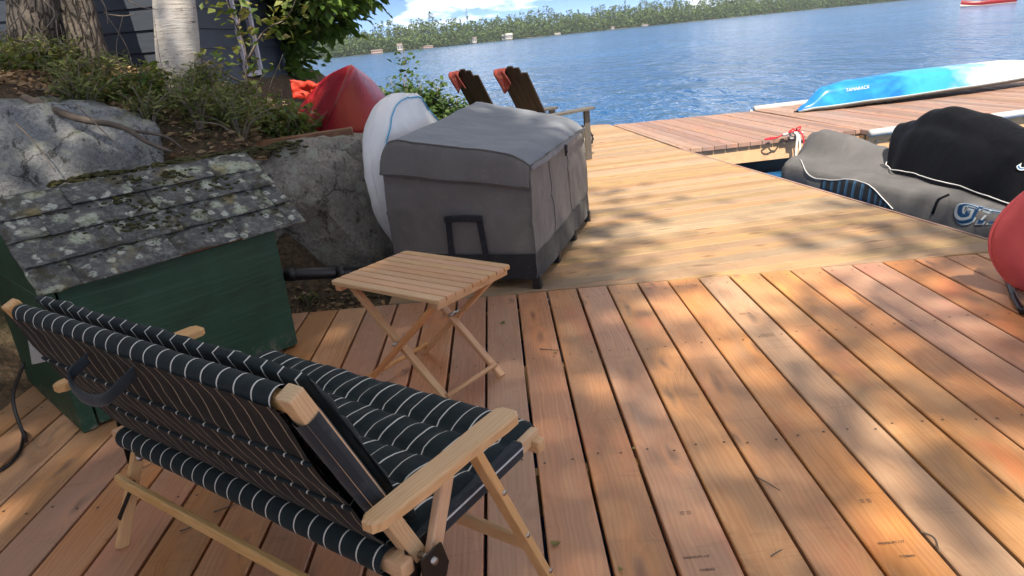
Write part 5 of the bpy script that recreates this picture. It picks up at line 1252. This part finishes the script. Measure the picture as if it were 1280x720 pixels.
text('lettering', 'S', .15, 'letter_white', M, pw, .001, .2, .006); M2 = M.copy(); M2.translation = hp_+n_*.015; text('lettering', 'S', .15, 'letter_blue', M2, pw, .001, .2, -.002)

# ================================================================== SMALL THINGS ON THE DECK
def deck_leaf(px, py, size, label, seed, mat='leaf_dry'):
    r = random.Random(seed); P = at_z(px, py, .003); V, Fc = [], []; 
    for k in range(7):
        a = k/7*6.28+r.uniform(-.2, .2); d = Vector((math.cos(a), math.sin(a), 0)); n = Vector((-d.y, d.x, 0)); L_ = size*r.uniform(.6, 1.1); o_ = len(V); up = r.uniform(.2, .7)
        V += [Vector((0, 0, .002)), d*L_*.5+n*L_*.28+Vector((0, 0, L_*up*.5)), d*L_+Vector((0, 0, L_*up)), d*L_*.5-n*L_*.28+Vector((0, 0, L_*up*.4))]; Fc += [(o_, o_+1, o_+2), (o_, o_+2, o_+3)]
    o = mesh('fallen_leaf', V, Fc, mat); o.location = P; return tag(o, label, 'leaf')
deck_leaf(694, 681, .020, 'curled yellow green leaf on the deck beside the front leg of the bench', 1); deck_leaf(628, 404, .018, 'small dark green leaf on the deck behind the folding table', 2, 'leaf')
deck_leaf(694, 441, .014, 'tiny yellow leaf with a stalk lying beside a board gap past the table', 3); deck_leaf(776, 712, .014, 'small pale dry leaf by a board gap far from the bench', 4); deck_leaf(792, 561, .010, 'tiny pale leaf stuck in a board gap between two lit boards', 5)
for i, pth in enumerate((((267, 640), (290, 632), (312, 622)), ((225, 664), (236, 660), (246, 655)), ((170, 588), (180, 584), (193, 577)), ((675, 436), (688, 437), (700, 438)), ((945, 596), (957, 602), (975, 613)), ((964, 695), (972, 690), (978, 687)), ((1150, 664), (1168, 672), (1174, 690)))):
    sp = spline([at_z(x, y, .006) for x, y in pth], 5); o = tube('twig', sp, [.0028*(1-.5*j/(len(sp)-1)) for j in range(len(sp))], 'root', None, 5); tag(o, 'thin dry twig lying on the deck boards', 'twig', 'twigs scattered on the deck')

# ================================================================== AIR
hb_ = [(-1900, -70, -2.2), (1900, -70, -2.2), (1900, 2100, -2.2), (-1900, 2100, -2.2)]; hz = mesh('haze', hb_+[(x, y, 45) for x, y, z in hb_], [(3, 2, 1, 0), (4, 5, 6, 7), (0, 1, 5, 4), (1, 2, 6, 5), (2, 3, 7, 6), (3, 0, 4, 7)], 'soil')
hm = bpy.data.materials.new('pale air'); hm.use_nodes = True; hm.node_tree.nodes.clear(); pv = hm.node_tree.nodes.new('ShaderNodeVolumePrincipled'); ho = hm.node_tree.nodes.new('ShaderNodeOutputMaterial')
pv.inputs['Color'].default_value = (.80, .90, 1.0, 1); pv.inputs['Density'].default_value = .00014; hm.node_tree.links.new(pv.outputs[0], ho.inputs['Volume']); hz.data.materials.clear(); hz.data.materials.append(hm); tag(hz, kind='stuff')
